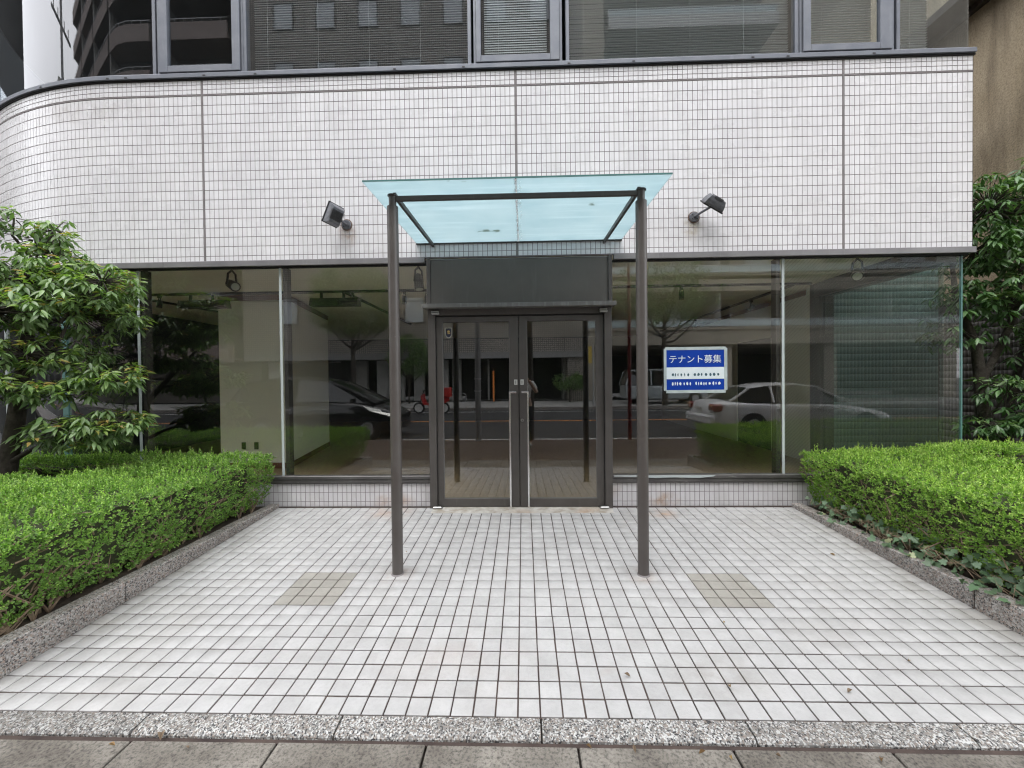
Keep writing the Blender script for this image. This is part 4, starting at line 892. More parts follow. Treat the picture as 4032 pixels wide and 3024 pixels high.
def shapeR(P, Nn):
    P = P.copy(); x = P[:, 0]; y = P[:, 1]; z = P[:, 2]
    edge_ = np.clip((3.5-x)/.6, 0, 1); t_ = np.clip(z/.6, 0, 1)
    P[:, 0] -= edge_*(.08*np.sin(t_*2.6)-.14*(1-t_)**2)
    P[:, 2] += -.04*(np.clip((3.3-x)/.4, 0, 1))**3*(Nn[:, 2] > .5)+np.clip(x-3.4, 0, 1)*.03
    return P
hedge('low clipped green hedge left of the entrance floor, under the broadleaf tree', [(-3.75, -2.66, -2.45, -.06, .05, .585), (-7.2, -3.75, -2.45, -1.02, .05, .585), (-7.2, -3.75, -.36, -.06, .05, .585)], 11, shapeL)
hedge('low clipped yellow-green hedge right of the entrance floor, with ivy at its foot', [(2.90, 4.05, -2.45, -.06, .05, .60), (4.05, 7.3, -2.45, -.98, .05, .62), (4.05, 7.3, -.42, .0, .05, .62)], 12, shapeR)
# ================================================================== IVY
half = [(0, 0), (.30, -.16), (.56, .05), (.40, .26), (.66, .48), (.34, .52), (.20, .72), (0, 1.02)]
iv = [(x, y, .10*abs(x)) for x, y in half]+[(-x, y, .10*abs(x)) for x, y in half[1:-1]]
ifc = [tuple(range(8)), (0,)+(7,)+tuple(range(13, 7, -1))]
ivm = bpy.data.meshes.new('leaf'); ivm.from_pydata(iv, [], ifc); ivm.materials.append(M['ivy'])
ivy = thing('ivy', 'dark green trailing ivy creeping over the right granite kerb', 'ivy', (2.9, -1.5, .05)); rg = np.random.default_rng(21)
items = []
for i in range(620):
    dens = rg.uniform(); y = -2.35+2.3*(dens**1.35); a = rg.uniform(); cl = math.sin(y*9)*.5+.5
    if rg.uniform() > .35+.65*cl and y > -1.6: continue
    hgt = rg.uniform(.0, 1); x = 2.86+.10*rg.normal()*.5+.07*(1-hgt); z = .045+hgt*(.17 if y > -1.6 else .24)*rg.uniform(.3, 1)
    x = x+.04+.05*hgt; 
    if z < .06: x = rg.uniform(2.79, 2.9)
    items.append((x, y, z))
q = MB()
for i in range(30):
    y = rg.uniform(-2.3, -.2); pts = [(2.95, y, .02)]
    for k in range(6): pts.append((2.92-rg.uniform(0, .10), pts[-1][1]+rg.uniform(-.1, .1), .055+rg.uniform(0, .10)))
    q.tube(pts, .0022, 5, False)
q.build('stems', M['twig'], ivy, kind='stuff')
ivR, ivP = [], []
for n_, p in enumerate(items):
    d = np.array([[-.6+rg.normal()*.5, rg.normal()*.6, -.35+rg.normal()*.5]]); F = frame_from(d, np.array([[-.8+rg.normal()*.3, rg.normal()*.4-.2, .7]]))[0]*rg.uniform(.028, .055)
    if n_ < 290: 
        mt = Matrix(F.tolist()).to_4x4(); mt.translation = Vector(p)-Vector(ivy['_w']); inst('leaf', ivm, ivy, mt)
    else: ivR.append(F); ivP.append(p)
if ivR: scatter('leaves', iv, ifc, np.array(ivR), np.array(ivP), M['ivy'], ivy)
# ================================================================== TREES BESIDE THE BUILDING
def lance(L=1.0, Wd=.30, droop=.22, fold=.10, n=5):
    vs = []; ts = np.linspace(0, 1, n+1)
    prof = [0, .72, 1.0, .86, .45, 0]
    for t_, w_ in zip(ts, prof):
        y = L*t_; z = -droop*L*t_**2
        if w_ == 0: vs.append((0, y, z))
        else: vs += [(-Wd/2*w_, y, z+fold*Wd*w_*2), (0, y, z), (Wd/2*w_, y, z+fold*Wd*w_*2)]
    fs = [(0, 2, 1), (0, 3, 2)]
    for i in range(n-2):
        a = 1+3*i; fs += [(a, a+1, a+4, a+3), (a+1, a+2, a+5, a+4)]
    a = 1+3*(n-2); e = len(vs)-1; fs += [(a, a+1, e), (a+1, a+2, e)]
    return vs, fs
la_v, la_f = lance()
def whorl_tree(name, label, base, stems, clusters, leafmat, youngmat, seed, leaf=.105, nparts=290, dm=1.9, per=(6, 9), young_p=.30, droop=.35):
    rg = np.random.default_rng(seed); r_ = random.Random(seed)
    t_ = thing(name, label, 'tree', base)
    q = MB()
    for s_ in stems: q.tube(s_[0], s_[1], 12)
    q.build('trunk', M['bark'], t_, smooth=True)
    q = MB(); W1, R1, Y1 = [], [], []
    clusters = [(c, r, int(n*dm), s) for c, r, n, s in clusters]
    for (c, rad, n, src) in clusters:
        c = np.array(c, float); rad = np.array(rad, float); src = Vector(src)
        limb = Vector(tuple(c)); q.tube([src, src.lerp(limb, .5)+Vector((r_.gauss(0, .04), r_.gauss(0, .04), .03)), limb], [.014, .010, .006], 6)
        for k in range(n):
            d = rg.normal(size=3); d /= np.linalg.norm(d); p = c+d*rad*(rg.uniform(.25, 1)**.5)
            tip = Vector(p.tolist()); q.tube([limb.lerp(tip, .15), limb.lerp(tip, .6)+Vector((0, 0, r_.uniform(-.02, .03))), tip], [.005, .0035, .002], 4, False)
            upn = (p[2]-c[2])/max(rad[2], .01); young = rg.uniform() < young_p*(1.3+upn)
            nl = rg.integers(per[0], per[1]+1); out_ = (p-c)/rad; az0 = rg.uniform(0, 6.28)
            hd = np.array([out_[0], out_[1], 0])*.5
            for i in range(nl):
                az = az0+i*2.4; el = (-.15-.55*rg.uniform() if not young else .25-.6*rg.uniform())-droop*.6*(1-young)
                dv = np.array([math.cos(az)*math.cos(el), math.sin(az)*math.cos(el), math.sin(el)])+hd*.6
                off = dv*.01+np.array([0, 0, -.045*(i/nl)+.02])
                upv = np.array([0, 0, 1.0])+rg.normal(0, .35, 3)
                F = frame_from(dv[None], upv[None])[0]*leaf*rg.uniform(.65, 1.2)*(.85 if young else 1)
                W1.append(p+off); R1.append(F); Y1.append(young)
    q.build('branches', M['bark'], t_, kind='stuff')
    W1 = np.array(W1); R1 = np.array(R1); Y1 = np.array(Y1)
    dist = np.linalg.norm(W1-np.array(CAMPOS), axis=1); infr = np.abs(W1[:, 0]-CAMPOS.x)/np.maximum(W1[:, 1]-CAMPOS.y, .1) < 1.3
    order = np.argsort(dist+np.where(infr, 0, 10)); part = order[:nparts]; rest_ = order[nparts:]
    ms = {}
    for yg in (False, True):
        me = bpy.data.meshes.new('leaf'); me.from_pydata(la_v, [], la_f); me.materials.append(youngmat if yg else leafmat); me.shade_smooth(); ms[yg] = me
    for i in part:
        mt = Matrix(R1[i].tolist()).to_4x4(); mt.translation = Vector(W1[i])-Vector(base); inst('leaf', ms[bool(Y1[i])], t_, mt)
    for yg, nm, mt_ in ((False, 'foliage', leafmat), (True, 'young_foliage', youngmat)):
        s_ = rest_[Y1[rest_] == yg]
        if len(s_): scatter(nm, la_v, la_f, R1[s_], W1[s_], mt_, t_, smooth=True)
    return t_
TB = (-4.83, -.62, 0)
st_ = [([(-4.83, -.62, -.05), (-4.80, -.62, .5), (-4.72, -.60, 1.0), (-4.66, -.58, 1.5), (-4.60, -.56, 2.0), (-4.55, -.55, 2.4)], [.085, .07, .062, .05, .036, .018]),
       ([(-4.72, -.60, 1.05), (-4.45, -.72, 1.45), (-4.15, -.75, 1.75)], [.035, .026, .014]), ([(-4.66, -.58, 1.5), (-4.9, -.7, 1.9), (-5.05, -.75, 2.2)], [.03, .022, .012]),
       ([(-4.80, -.62, .6), (-4.5, -.65, .75), (-4.1, -.7, .88)], [.025, .018, .01])]
cl_ = [((-4.45, -.60, 2.30), (.62, .45, .26), 62, (-4.55, -.55, 2.2)), ((-4.05, -.62, 2.16), (.42, .4, .20), 44, (-4.15, -.7, 1.75)), ((-4.95, -.70, 2.2), (.45, .45, .30), 34, (-5.05, -.75, 2.2)),
       ((-4.55, -.9, 1.98), (.7, .3, .20), 46, (-4.60, -.56, 2.0)), ((-4.55, -.55, 2.72), (.30, .25, .16), 12, (-4.55, -.55, 2.4)), ((-4.25, -.6, 2.55), (.28, .2, .18), 10, (-4.55, -.55, 2.3)),
       ((-3.78, -.62, 1.42), (.30, .3, .14), 22, (-4.15, -.75, 1.55)), ((-4.42, -1.0, 1.33), (.46, .25, .11), 30, (-4.66, -.58, 1.4)), ((-4.1, -.75, 1.30), (.30, .25, .12), 16, (-4.5, -.65, 1.3)),
       ((-4.0, -.75, .93), (.42, .3, .16), 34, (-4.1, -.7, .88)), ((-3.72, -.66, 1.0), (.28, .25, .13), 16, (-4.1, -.7, .88)), ((-5.15, -.8, 1.25), (.25, .3, .45), 16, (-4.8, -.6, 1.2)), ((-4.2, -.5, 2.0), (.6, .4, .22), 30, (-4.5, -.6, 1.95)), ((-3.85, -.6, 2.3), (.35, .3, .2), 18, (-4.15, -.7, 1.9)), ((-4.6, -.35, 1.68), (.6, .3, .2), 26, (-4.62, -.56, 1.7)), ((-5.05, -.9, 2.55), (.35, .35, .22), 22, (-5.05, -.75, 2.2)), ((-4.3, -.6, 2.78), (.14, .14, .16), 5, (-4.4, -.6, 2.5)), ((-4.62, -.65, 2.88), (.12, .12, .14), 4, (-4.55, -.55, 2.5)), ((-4.35, -.8, 1.62), (.5, .3, .16), 22, (-4.62, -.56, 1.6))]
whorl_tree('broadleaf_tree', 'small evergreen tree with drooping glossy leaves in the left planter', TB, st_, cl_, M['oak'], M['oak_new'], 31, .094, dm=2.7)
TB2 = (5.35, .55, 0)
st2 = [([(5.35, .55, -.05), (5.33, .55, .6), (5.28, .55, 1.2), (5.22, .55, 1.7), (5.05, .6, 2.2), (5.0, .6, 2.7)], [.075, .065, .058, .045, .03, .018]),
       ([(5.28, .55, 1.25), (5.45, .5, 1.7), (5.62, .5, 2.1), (5.66, .5, 2.6)], [.04, .034, .028, .016]), ([(5.75, .75, -.05), (5.8, .75, .9), (6.0, .75, 1.7), (6.15, .75, 2.4)], [.05, .045, .036, .02])]
cl2 = [((5.35, .55, 3.25), (.55, .5, .40), 70, (5.0, .6, 2.7)), ((5.9, .6, 3.3), (.5, .5, .42), 60, (5.66, .5, 2.6)), ((5.15, .5, 2.75), (.40, .4, .25), 44, (5.0, .6, 2.6)), ((5.8, .55, 2.75), (.5, .45, .30), 50, (5.66, .5, 2.6)),
       ((5.45, .4, 2.35), (.35, .3, .14), 18, (5.62, .5, 2.1)), ((4.95, .5, 2.3), (.28, .25, .16), 12, (5.05, .6, 2.2)), ((6.0, .3, 2.15), (.25, .25, .16), 12, (6.0, .75, 1.7)), ((6.0, .25, 1.38), (.34, .25, .13), 16, (5.8, .75, .9)),
       ((5.7, .35, .82), (.5, .3, .13), 24, (5.8, .75, .9)), ((5.2, .45, .78), (.3, .25, .12), 12, (5.33, .55, .6)), ((5.05, .6, 1.9), (.35, .3, .3), 16, (5.22, .55, 1.7)), ((5.75, .45, 1.75), (.45, .3, .28), 18, (5.8, .75, .9)), ((5.4, .4, 1.15), (.4, .3, .22), 16, (5.33, .55, .6)), ((6.05, .4, 1.05), (.4, .3, .25), 16, (5.8, .75, .9)), ((5.6, .4, 2.1), (.6, .35, .2), 26, (5.62, .5, 2.1)), ((6.2, .6, 3.75), (.4, .3, .25), 14, (5.9, .6, 3.3))]
whorl_tree('passage_tree', 'dark green evergreen tree in the shady passage on the right', TB2, st2, cl2, M['oak_dk'], M['oak'], 33, .11, young_p=.12)
# fallen leaves
spots_ = [(-1.52, -2.60, 'L'), (-.93, -1.0, 'a'), (.30, -2.645, 'b'), (.47, -2.665, 'c'), (.72, -2.662, 'd'), (.84, -2.668, 'e'), (1.02, -2.66, 'f'), (1.42, -2.668, 'g'), (-1.66, -2.665, 'h'), (1.53, -2.36, 'i'), (1.2, -1.87, 'j'), (1.0, -2.33, 'k'), (.55, -2.28, 'l'), (2.0, -2.15, 'm'), (2.45, -1.05, 'n'), (-1.35, -2.66, 'o')]
labs = ['dark curled leaf at the foot of the granite edge, far left', 'tiny dry leaf on the white tiles behind the left post', 'small pale dry leaf in the joint below the centre of the granite edge', 'small yellow leaf on the pavement just right of centre', 'crumpled brown leaf below the granite edge, third from the centre', 'cream coloured scrap of leaf beside the crumpled brown one', 'small twiggy leaf piece below the right granite stone', 'yellowish curled leaf below the granite edge on the right', 'pale thin leaf lying over the granite edge on the left',
        'dark leaf crumb on the white tiles, lower right', 'tiny brown leaf beside the right tan tile patch', 'grey leaf crumb near the lower middle of the white floor', 'dark crumpled leaf on the second tile row right of centre', 'thin dark leaf on the white tiles towards the right kerb', 'reddish leaf lying by the right kerb', 'small dark leaf scrap at the left of the pavement joint']
for i, (x, y, k) in enumerate(spots_):
    s_ = random.uniform(.018, .034) if i else .055
    vs, fs = lance(s_, s_*.45, -.3, .5); R_ = Euler((random.uniform(-.3, .3), random.uniform(-.5, .5), random.uniform(0, 6.3))).to_matrix(); zf = fz(y)+.006 if y > -2.5 else -.142
    q = MB(); q.add([R_ @ Vector(v)+Vector((x, y, zf)) for v in vs], fs); tag(q.build('fallen_leaf', M['dry'] if i % 3 else M['twig'], loc=(x, y, zf)), labs[i], 'leaf', 'fallen leaves on the ground')
# ================================================================== ACROSS THE STREET (seen mirrored in the shop front)
YB = -22.35
M['facA'] = grid_tile_mat('beige_facade_tiles', (0.44, 0.41, 0.36), (0.06, 0.052, 0.045), 0.13, 0.13, mortar=0.02)
M['facB'] = pbr('beige_render', (.32, .29, .24), (.39, .355, .29), scale=.8, rough=.9)
M['facC'] = grid_tile_mat('pinkish_balcony_tiles', (0.34, 0.27, 0.235), (0.16, 0.13, 0.12), 0.12, 0.07, mortar=0.012)
M['shadow_room'] = pbr('dark_interior', (.02, .02, .02), rough=.9); M['greyblind'] = pbr('window_blind_grey', (.42, .46, .48), (.5, .53, .55), scale=.6, rough=.5)
M['alum'] = pbr('aluminium', (.4, .41, .42), rough=.4, metal=.6); M['railglass'] = pbr('frosted_rail_panel', (.42, .52, .54), (.5, .58, .6), scale=1, rough=.25)
M['whitewall'] = pbr('white_render', (.45, .45, .44), (.52, .52, .51), scale=.7, rough=.9); M['grey_steel'] = pbr('grey_steel_beam', (.2, .2, .2), (.25, .25, .25), rough=.6)
bA = thing('tiled_office_block', 'beige tiled building across the street with square windows, mirrored in the glass', 'building', (-7, YB, 0))
XA0, XA1 = -18.6, 4.0
q = MB(); q.box(XA0, XA1, YB-14, YB, 3.12, 27.6); q.box(2.9, XA1, YB-14, YB-.01, -.1, 3.12); wA = q.build('wall', M['facA'], bA)
q = MB(); q.box(XA0+.1, XA1, YB-.4, YB+.14, 2.72, 3.115); q.build('beam', M['grey_steel'], wA)
q = MB()
for k in range(7): q.box(XA0, XA1, YB-.002, YB+.004, 4.0+3.86*k-.012, 4.0+3.86*k+.012)
for i in range(9): q.box(-16.9+2.8*i-.012, -16.9+2.8*i+.012, YB-.003, YB+.005, 3.12, 27.6)
q.build('panel_joint', M['black'], wA)
for i in range(7):
    xc = -15.5+2.8*i
    for k in range(6):
        zb, zt = 5.15+3.86*k, 6.80+3.86*k
        q = MB(); 
        q.box(xc-.67, xc+.67, YB+.001, YB+.06, zb-.07, zb); q.box(xc-.67, xc+.67, YB+.001, YB+.06, zt, zt+.07); q.box(xc-.67, xc-.60, YB+.001, YB+.06, zb, zt); q.box(xc+.6, xc+.67, YB+.001, YB+.06, zb, zt)
        f_ = q.build('window', M['bronze'], bA); q = MB(); q.box(xc-.6, xc+.6, YB+.002, YB+.02, zb, zt); q.build('pane', M['greyblind'], f_)
q = MB(); q.box(XA0, 2.9, YB-9, YB-8.8, -.1, 3.12); q.box(-4.2, 2.75, YB-3, YB-2.9, -.1, 3.1); q.build('dark_recess', M['shadow_room'], bA)
for x0, x1, mt in ((-13.6, -12.9, 'whitewall'), (-11.7, -10.9, 'conc'), (-10.2, -8.3, 'whitewall'), (-7.6, -6.9, 'whitewall'), (-6.4, -5.2, 'whitewall'), (-4.9, -4.3, 'conc'), (-2.45, -2.35, 'conc'), (2.7, 2.9, 'conc'), (-17.9, -15.4, 'whitewall')):
    q = MB(); q.box(x0, x1, YB-1.9, YB-1.5, -.1, 2.72); q.build('ground_floor_pier', M[mt], bA)
q = MB(); q.box(-16.9, -12, YB-1.5, YB-1.44, .1, 2.6); q.build('glazed_door', M['shadow_room'], bA)
q = MB(); q.box(-4.75, -4.62, YB-1.48, YB-1.44, 2.2, 2.45); q.build('exit_light', emit('green_exit_light', (.3, 1, .45), .7), bA)
q = MB(); q.box(-2.0, -1.9, YB-.2, YB-.1, -.1, 1.9); q.build('orange_pole', M['orange'], bA)
bB = thing('balcony_apartments', 'pale apartment building with glazed balconies across the street, mirrored right of the doors', 'building', (14, YB, 0))
q = MB(); q.box(4.0, 34, YB-14, YB-3, 3.4, 28.5); q.box(4.0, 5.4, YB-3, YB+.0, 3.4, 28.5); q.build('wall', M['facB'], bB)
q = MB(); q.box(4.02, 34, YB-12, YB-11.8, -.1, 3.5); q.build('parking_back_wall', M['shadow_room'], bB)
for xx in (4.3, 12.8, 19.5, 27): q = MB(); q.box(xx, xx+.8, YB-4, YB-.3, -.1, 3.5); q.build('pillar', M['facB'], bB)
q = MB(); q.box(4.02, 34, YB-3, YB+.02, 3.45, 4.42); q.box(4.02, 34, YB-3, YB-2.8, 4.42, 5.0); q.build('beam', M['facB'], bB)
q = MB(); q.box(4.02, 34, YB-2.9, YB+.1, 6.85, 7.6); q.build('beam', M['facB'], bB)
for z0 in (4.55, 8.0)+tuple(11.4+3.1*k for k in range(6)):
    xa, xb = (4.05, 33) if z0 < 9 else (5.7, 16.4)
    q = MB(); q.box(xa, xb, YB-2.95, YB+.12, z0-.16, z0); sl_ = q.build('balcony_slab', M['facB'] if z0 < 9 else M['whitewall'], bB)
    if z0 > 9: q = MB(); q.box(xa, xb, YB+.05, YB+.13, z0-.15, z0+.62); q.build('parapet', M['whitewall'], sl_)
    zz0 = z0+(.63 if z0 > 9 else .05)
    x = xa
    while x < xb-.2:
        q = MB(); q.box(x+.02, min(x+1.32, xb)-.02, YB+.07, YB+.10, zz0, zz0+.40); q.build('rail_panel', M['railglass'], sl_); x += 1.32
    q = MB(); q.box(xa, xb, YB+.05, YB+.13, zz0+.41, zz0+.46); x = xa
    while x < xb: q.box(x-.02, x+.02, YB+.10, YB+.13, zz0, zz0+.41); x += 1.32
    q.build('handrail', M['alum'], sl_)
    for i, x in enumerate(np.arange(xa+1, xb-1, 2.7)):
        if z0 > 9 and i % 2: continue
        q = MB(); q.box(x, x+1.7, YB-2.99, YB-2.93, z0+.05, z0+2.0); f_ = q.build('window', M['alum'], bB); q = MB(); q.box(x+.07, x+.82, YB-2.93, YB-2.91, z0+.1, z0+1.95); q.box(x+.88, x+1.63, YB-2.93, YB-2.91, z0+.1, z0+1.95); q.build('pane', M['greyblind'] if i % 3 else M['shadow_room'], f_)
        if i % 2 == 0: q = MB(); q.bbox(x+1.95, x+2.25, YB-2.8, YB-2.0, z0+.02, z0+.6, .01); q.bbox(x+2.3, x+2.34, YB-2.9, YB-.1, z0, z0+2.4, .01) if z0 < 9 else None; q.build('air_conditioner', M['white_pl'], sl_)
bC = thing('brick_balcony_tower', 'tall dark apartment tower with pinkish brick balconies, bent into arcs by the curved upstairs glass', 'building', (-32, YB, 0))
q = MB(); q.box(-46, -18.65, YB-12, YB-1.9, -.1, 42); q.build('wall', pbr('grey_tower_wall', (.12, .11, .10), (.17, .155, .14), scale=.6, rough=.9), bC)
for k in range(13):
    z0 = 3.0+3.05*k
    for (xa, xb) in ((-45.8, -41), (-40.6, -35.2), (-34.8, -29.4), (-29.0, -24.6), (-24.2, -19.3)):
        q = MB(); q.box(xa, xb, YB-1.89, YB-.12, z0-.18, z0); q.box(xa, xb, YB-.12, YB+.0, z0-.3, z0+.85); b_ = q.build('balcony', M['facC'], bC)
        q = MB(); q.box(xa, xb, YB-.08, YB-.04, z0+1.08, z0+1.12)
        for x in np.arange(xa+.1, xb, .62): q.box(x-.015, x+.015, YB-.07, YB-.05, z0+.85, z0+1.08)
        q.build('handrail', M['alum'], b_)
        if k < 11 and (k+int(xa)) % 2: q = MB(); q.box(xa+.8, xa+2.6, YB-1.9, YB-1.86, z0+.1, z0+2); q.build('window', M['greyblind'], bC)
    if k % 1 == 0:
        q = MB()
        for x in (-40.8, -35.0, -29.2, -24.4): q.box(x-.12, x+.12, YB-1.9, YB-.3, z0-.0, z0+2.87)
        q.build('divider', M['conc'], bC)
bD = thing('dark_corner_building', 'dark building edge far down the pavement, at the left rim of the curved glass', 'building', (-26, 6, 0))
q = MB(); q.box(-40, -20.5, -1.2, 16, -.4, 34); q.build('wall', M['shadow_room'], bD)
bE = thing('red_brick_building', 'small red-brown brick building far behind the utility pole', 'building', (-64, -20, 0))
q = MB(); q.box(-70, -60, -34, YB, -.4, 34); q.build('wall', M['facC'], bE); q = MB(); q.box(-70.2, -59.8, -34.2, YB+.2, 34, 34.6); q.build('roof', M['conc'], bE)
bF = thing('low_grey_building', 'long low grey building closing the far end of the street', 'building', (-100, -10, 0))
q = MB(); q.box(-120, -95, -60, 40, -.4, 14); q.build('wall', pbr('far_grey_wall', (.06, .06, .06), (.1, .1, .1), rough=.9), bF)
for k in range(4):
    for y in np.arange(-40, 20, 5.0): q = MB(); q.box(-95.0, -94.9, y, y+3, 1+3.3*k, 2.9+3.3*k); q.build('window', M['carglass'] if 'carglass' in M else M['shadow_room'], bF)
# poles and wires
def pole(name, label, cat, x, y, r, h, mat, z0=-.17):
    q = MB(); t_ = thing(name, label, cat, (x, y, z0)); q.tube([(x, y, z0-.1), (x, y, z0+h*.5), (x, y, z0+h)], [r, r*.9, r*.75], 18); q.build('pole', mat, t_, smooth=True); return t_
p1 = pole('lamp_post', 'grey round post at the pavement edge mirrored in the left door', 'post', -1.08, -5.62, .075, 7.5, M['grey_steel'])
for z in (1.35, 1.05): q = MB(); q.tube([(-1.08, -5.62, z), (-1.08, -5.62, z+.03)], .083, 16); q.build('band', M['alum'], p1)
p2 = pole('red_post', 'thin dark red post mirrored behind the right canopy post', 'post', 2.60, -5.60, .047, 6.0, pbr('red_post_paint', (.18, .018, .018), (.13, .015, .015), rough=.4))
q = MB(); q.tube([(2.6, -5.6, 5.75), (2.6, -5.6, 5.9)], .06, 12); q.build('cap', M['black'], p2)
p3 = pole('sign_post', 'thin post with yellow street sign on the far pavement', 'street sign', 3.75, -17.6, .045, 3.3, M['alum'], -.13)
q = MB(); q.box(3.38, 3.68, -17.62, -17.59, 2.15, 3.05); q.build('sign_plate', pbr('yellow_sign', (.55, .40, .06), (.6, .45, .1), rough=.5), p3)
p4 = pole('utility_pole', 'concrete utility pole with cross arm against the pale sky in the curved glass', 'utility pole', -17.3, -5.4, .17, 15.0, M['grey_steel'])
q = MB(); q.tube([(-17.8, -6.7, 13.2), (-16.8, -4.1, 13.2)], .07, 4); q.build('cross_arm', M['grey_steel'], p4); q = MB(); q.tube([(-17.3, -5.4, 14.7), (-17.3, -5.4, 17.9)], .025, 8); q.build('lightning_rod', M['grey_steel'], p4)
for dx in (-.8, -.35, .35, .8): q = MB(); q.tube([(-17.3+dx*.4, -5.4+dx*1.2, 13.2), (-17.3+dx*.4, -5.4+dx*1.2, 13.55)], .045, 8); q.build('insulator', M['grey_steel'], p4)
wires = MB(); r_ = random.Random(4)
for i, (y, z) in enumerate([(-17.6, 8.6), (-17.6, 7.7), (-17.7, 6.9), (-17.7, 6.35), (-17.5, 5.8), (-5.9, 4.2)]):
    if i == 5: z = 8.5
    pts = [(x, y, z+.35*((x-2)/24)**2-.2+.05*math.sin(i)) for x in np.linspace(-22, 26, 25)]
    tag(MB().tube(pts, .018 if i % 2 else .028, 6).build('overhead_cable', M['black'], loc=pts[0]), ['topmost', 'second', 'third', 'fourth', 'lowest', 'nearer single'][i]+' black cable strung along the street, mirrored in the glass', 'cable', 'overhead cables along the street')
# street trees
def ftree(name, label, x, y, seed, hb, htop, rad, n, sparse=False, z0=-.13, tr=.13):
    rg = np.random.default_rng(seed); r_ = random.Random(seed); t_ = thing(name, label, 'tree', (x, y, z0))
    q = MB(); q.tube([(x, y, z0-.05), (x+.02, y, 1.2), (x-.03, y, hb), (x+.02, y, hb+1.1)], [tr*1.25, tr, tr*.85, tr*.5], 12); ends = []
    for k in range(8):
        a = 2*math.pi*k/8+r_.uniform(-.3, .3); zs = hb+r_.uniform(-.35, .7); L = rad*r_.uniform(.55, .85); p = [Vector((x, y, zs))]
        for j in range(4): p.append(p[-1]+Vector((math.cos(a)*L/4, math.sin(a)*L/4, .12+.16*j+r_.uniform(-.1, .15))))
        q.tube(p, [tr*.5, tr*.42, tr*.33, tr*.26, tr*.16], 7); ends += p[2:]
        for j in range(3): e = p[-1-j % 2]+Vector((r_.gauss(0, .35), r_.gauss(0, .35), r_.uniform(.2, .8))); q.tube([p[-1-j % 2], e], [tr*.14, tr*.05], 5); ends.append(e)
    q.build('trunk', M['bark'], t_, smooth=True)
    P = []; zc = (hb+.4+htop)/2; hz = (htop-hb-.4)/2
    while len(P) < n:
        d = rg.normal(size=3); d /= np.linalg.norm(d); p = np.array([x, y, zc])+d*np.array([rad, rad*.9, hz])*(rg.uniform(.1, 1)**.4)
        if surf_noise(p[None], 2.4, seed)[0] < (-.12 if not sparse else .18): continue
        P.append(p)
    P = np.array(P); nl = 5; PP = np.repeat(P, nl, 0)+rg.normal(0, .07, (len(P)*nl, 3)); D = rg.normal(size=PP.shape); D[:, 2] -= .3
    F = frame_from(D, rg.normal(0, .5, PP.shape)+[0, 0, 1])*rg.uniform(.08, .17, len(PP))[:, None, None]
    scatter('foliage', [(0, 0, 0), (-.28, .5, .06), (0, 1, 0), (.28, .5, .06)], [(0, 3, 2, 1)], F, PP, M['oak'], t_)
    return t_
ftree('street_tree', 'pollarded street tree with spreading limbs mirrored in the left shop window', -9.3, -17.8, 41, 3.3, 7.7, 2.5, 4200)
ftree('street_tree', 'thinly leaved street tree mirrored above the blue notice', 7.5, -16.9+.35-.9, 42, 3.5, 7.8, 2.9, 1500, True)
ftree('street_tree', 'leafy street tree hanging into the top of the mirrored doorway', -.55+.75, -6.2+.45, 43, 3.6, 6.5, 1.7, 1100, False, -.17, .07)
ftree('young_tree', 'bushy young tree in front of the beige block, left of the doors', -7.2, -21.2, 44, 1.0, 4.2, 1.4, 800, False, -.13, .05)
ftree('young_tree', 'low bush by the garage opening, mirrored in the right door', 2.9, -21.2, 45, .2, 1.7, 1.0, 500, False, -.13, .04)
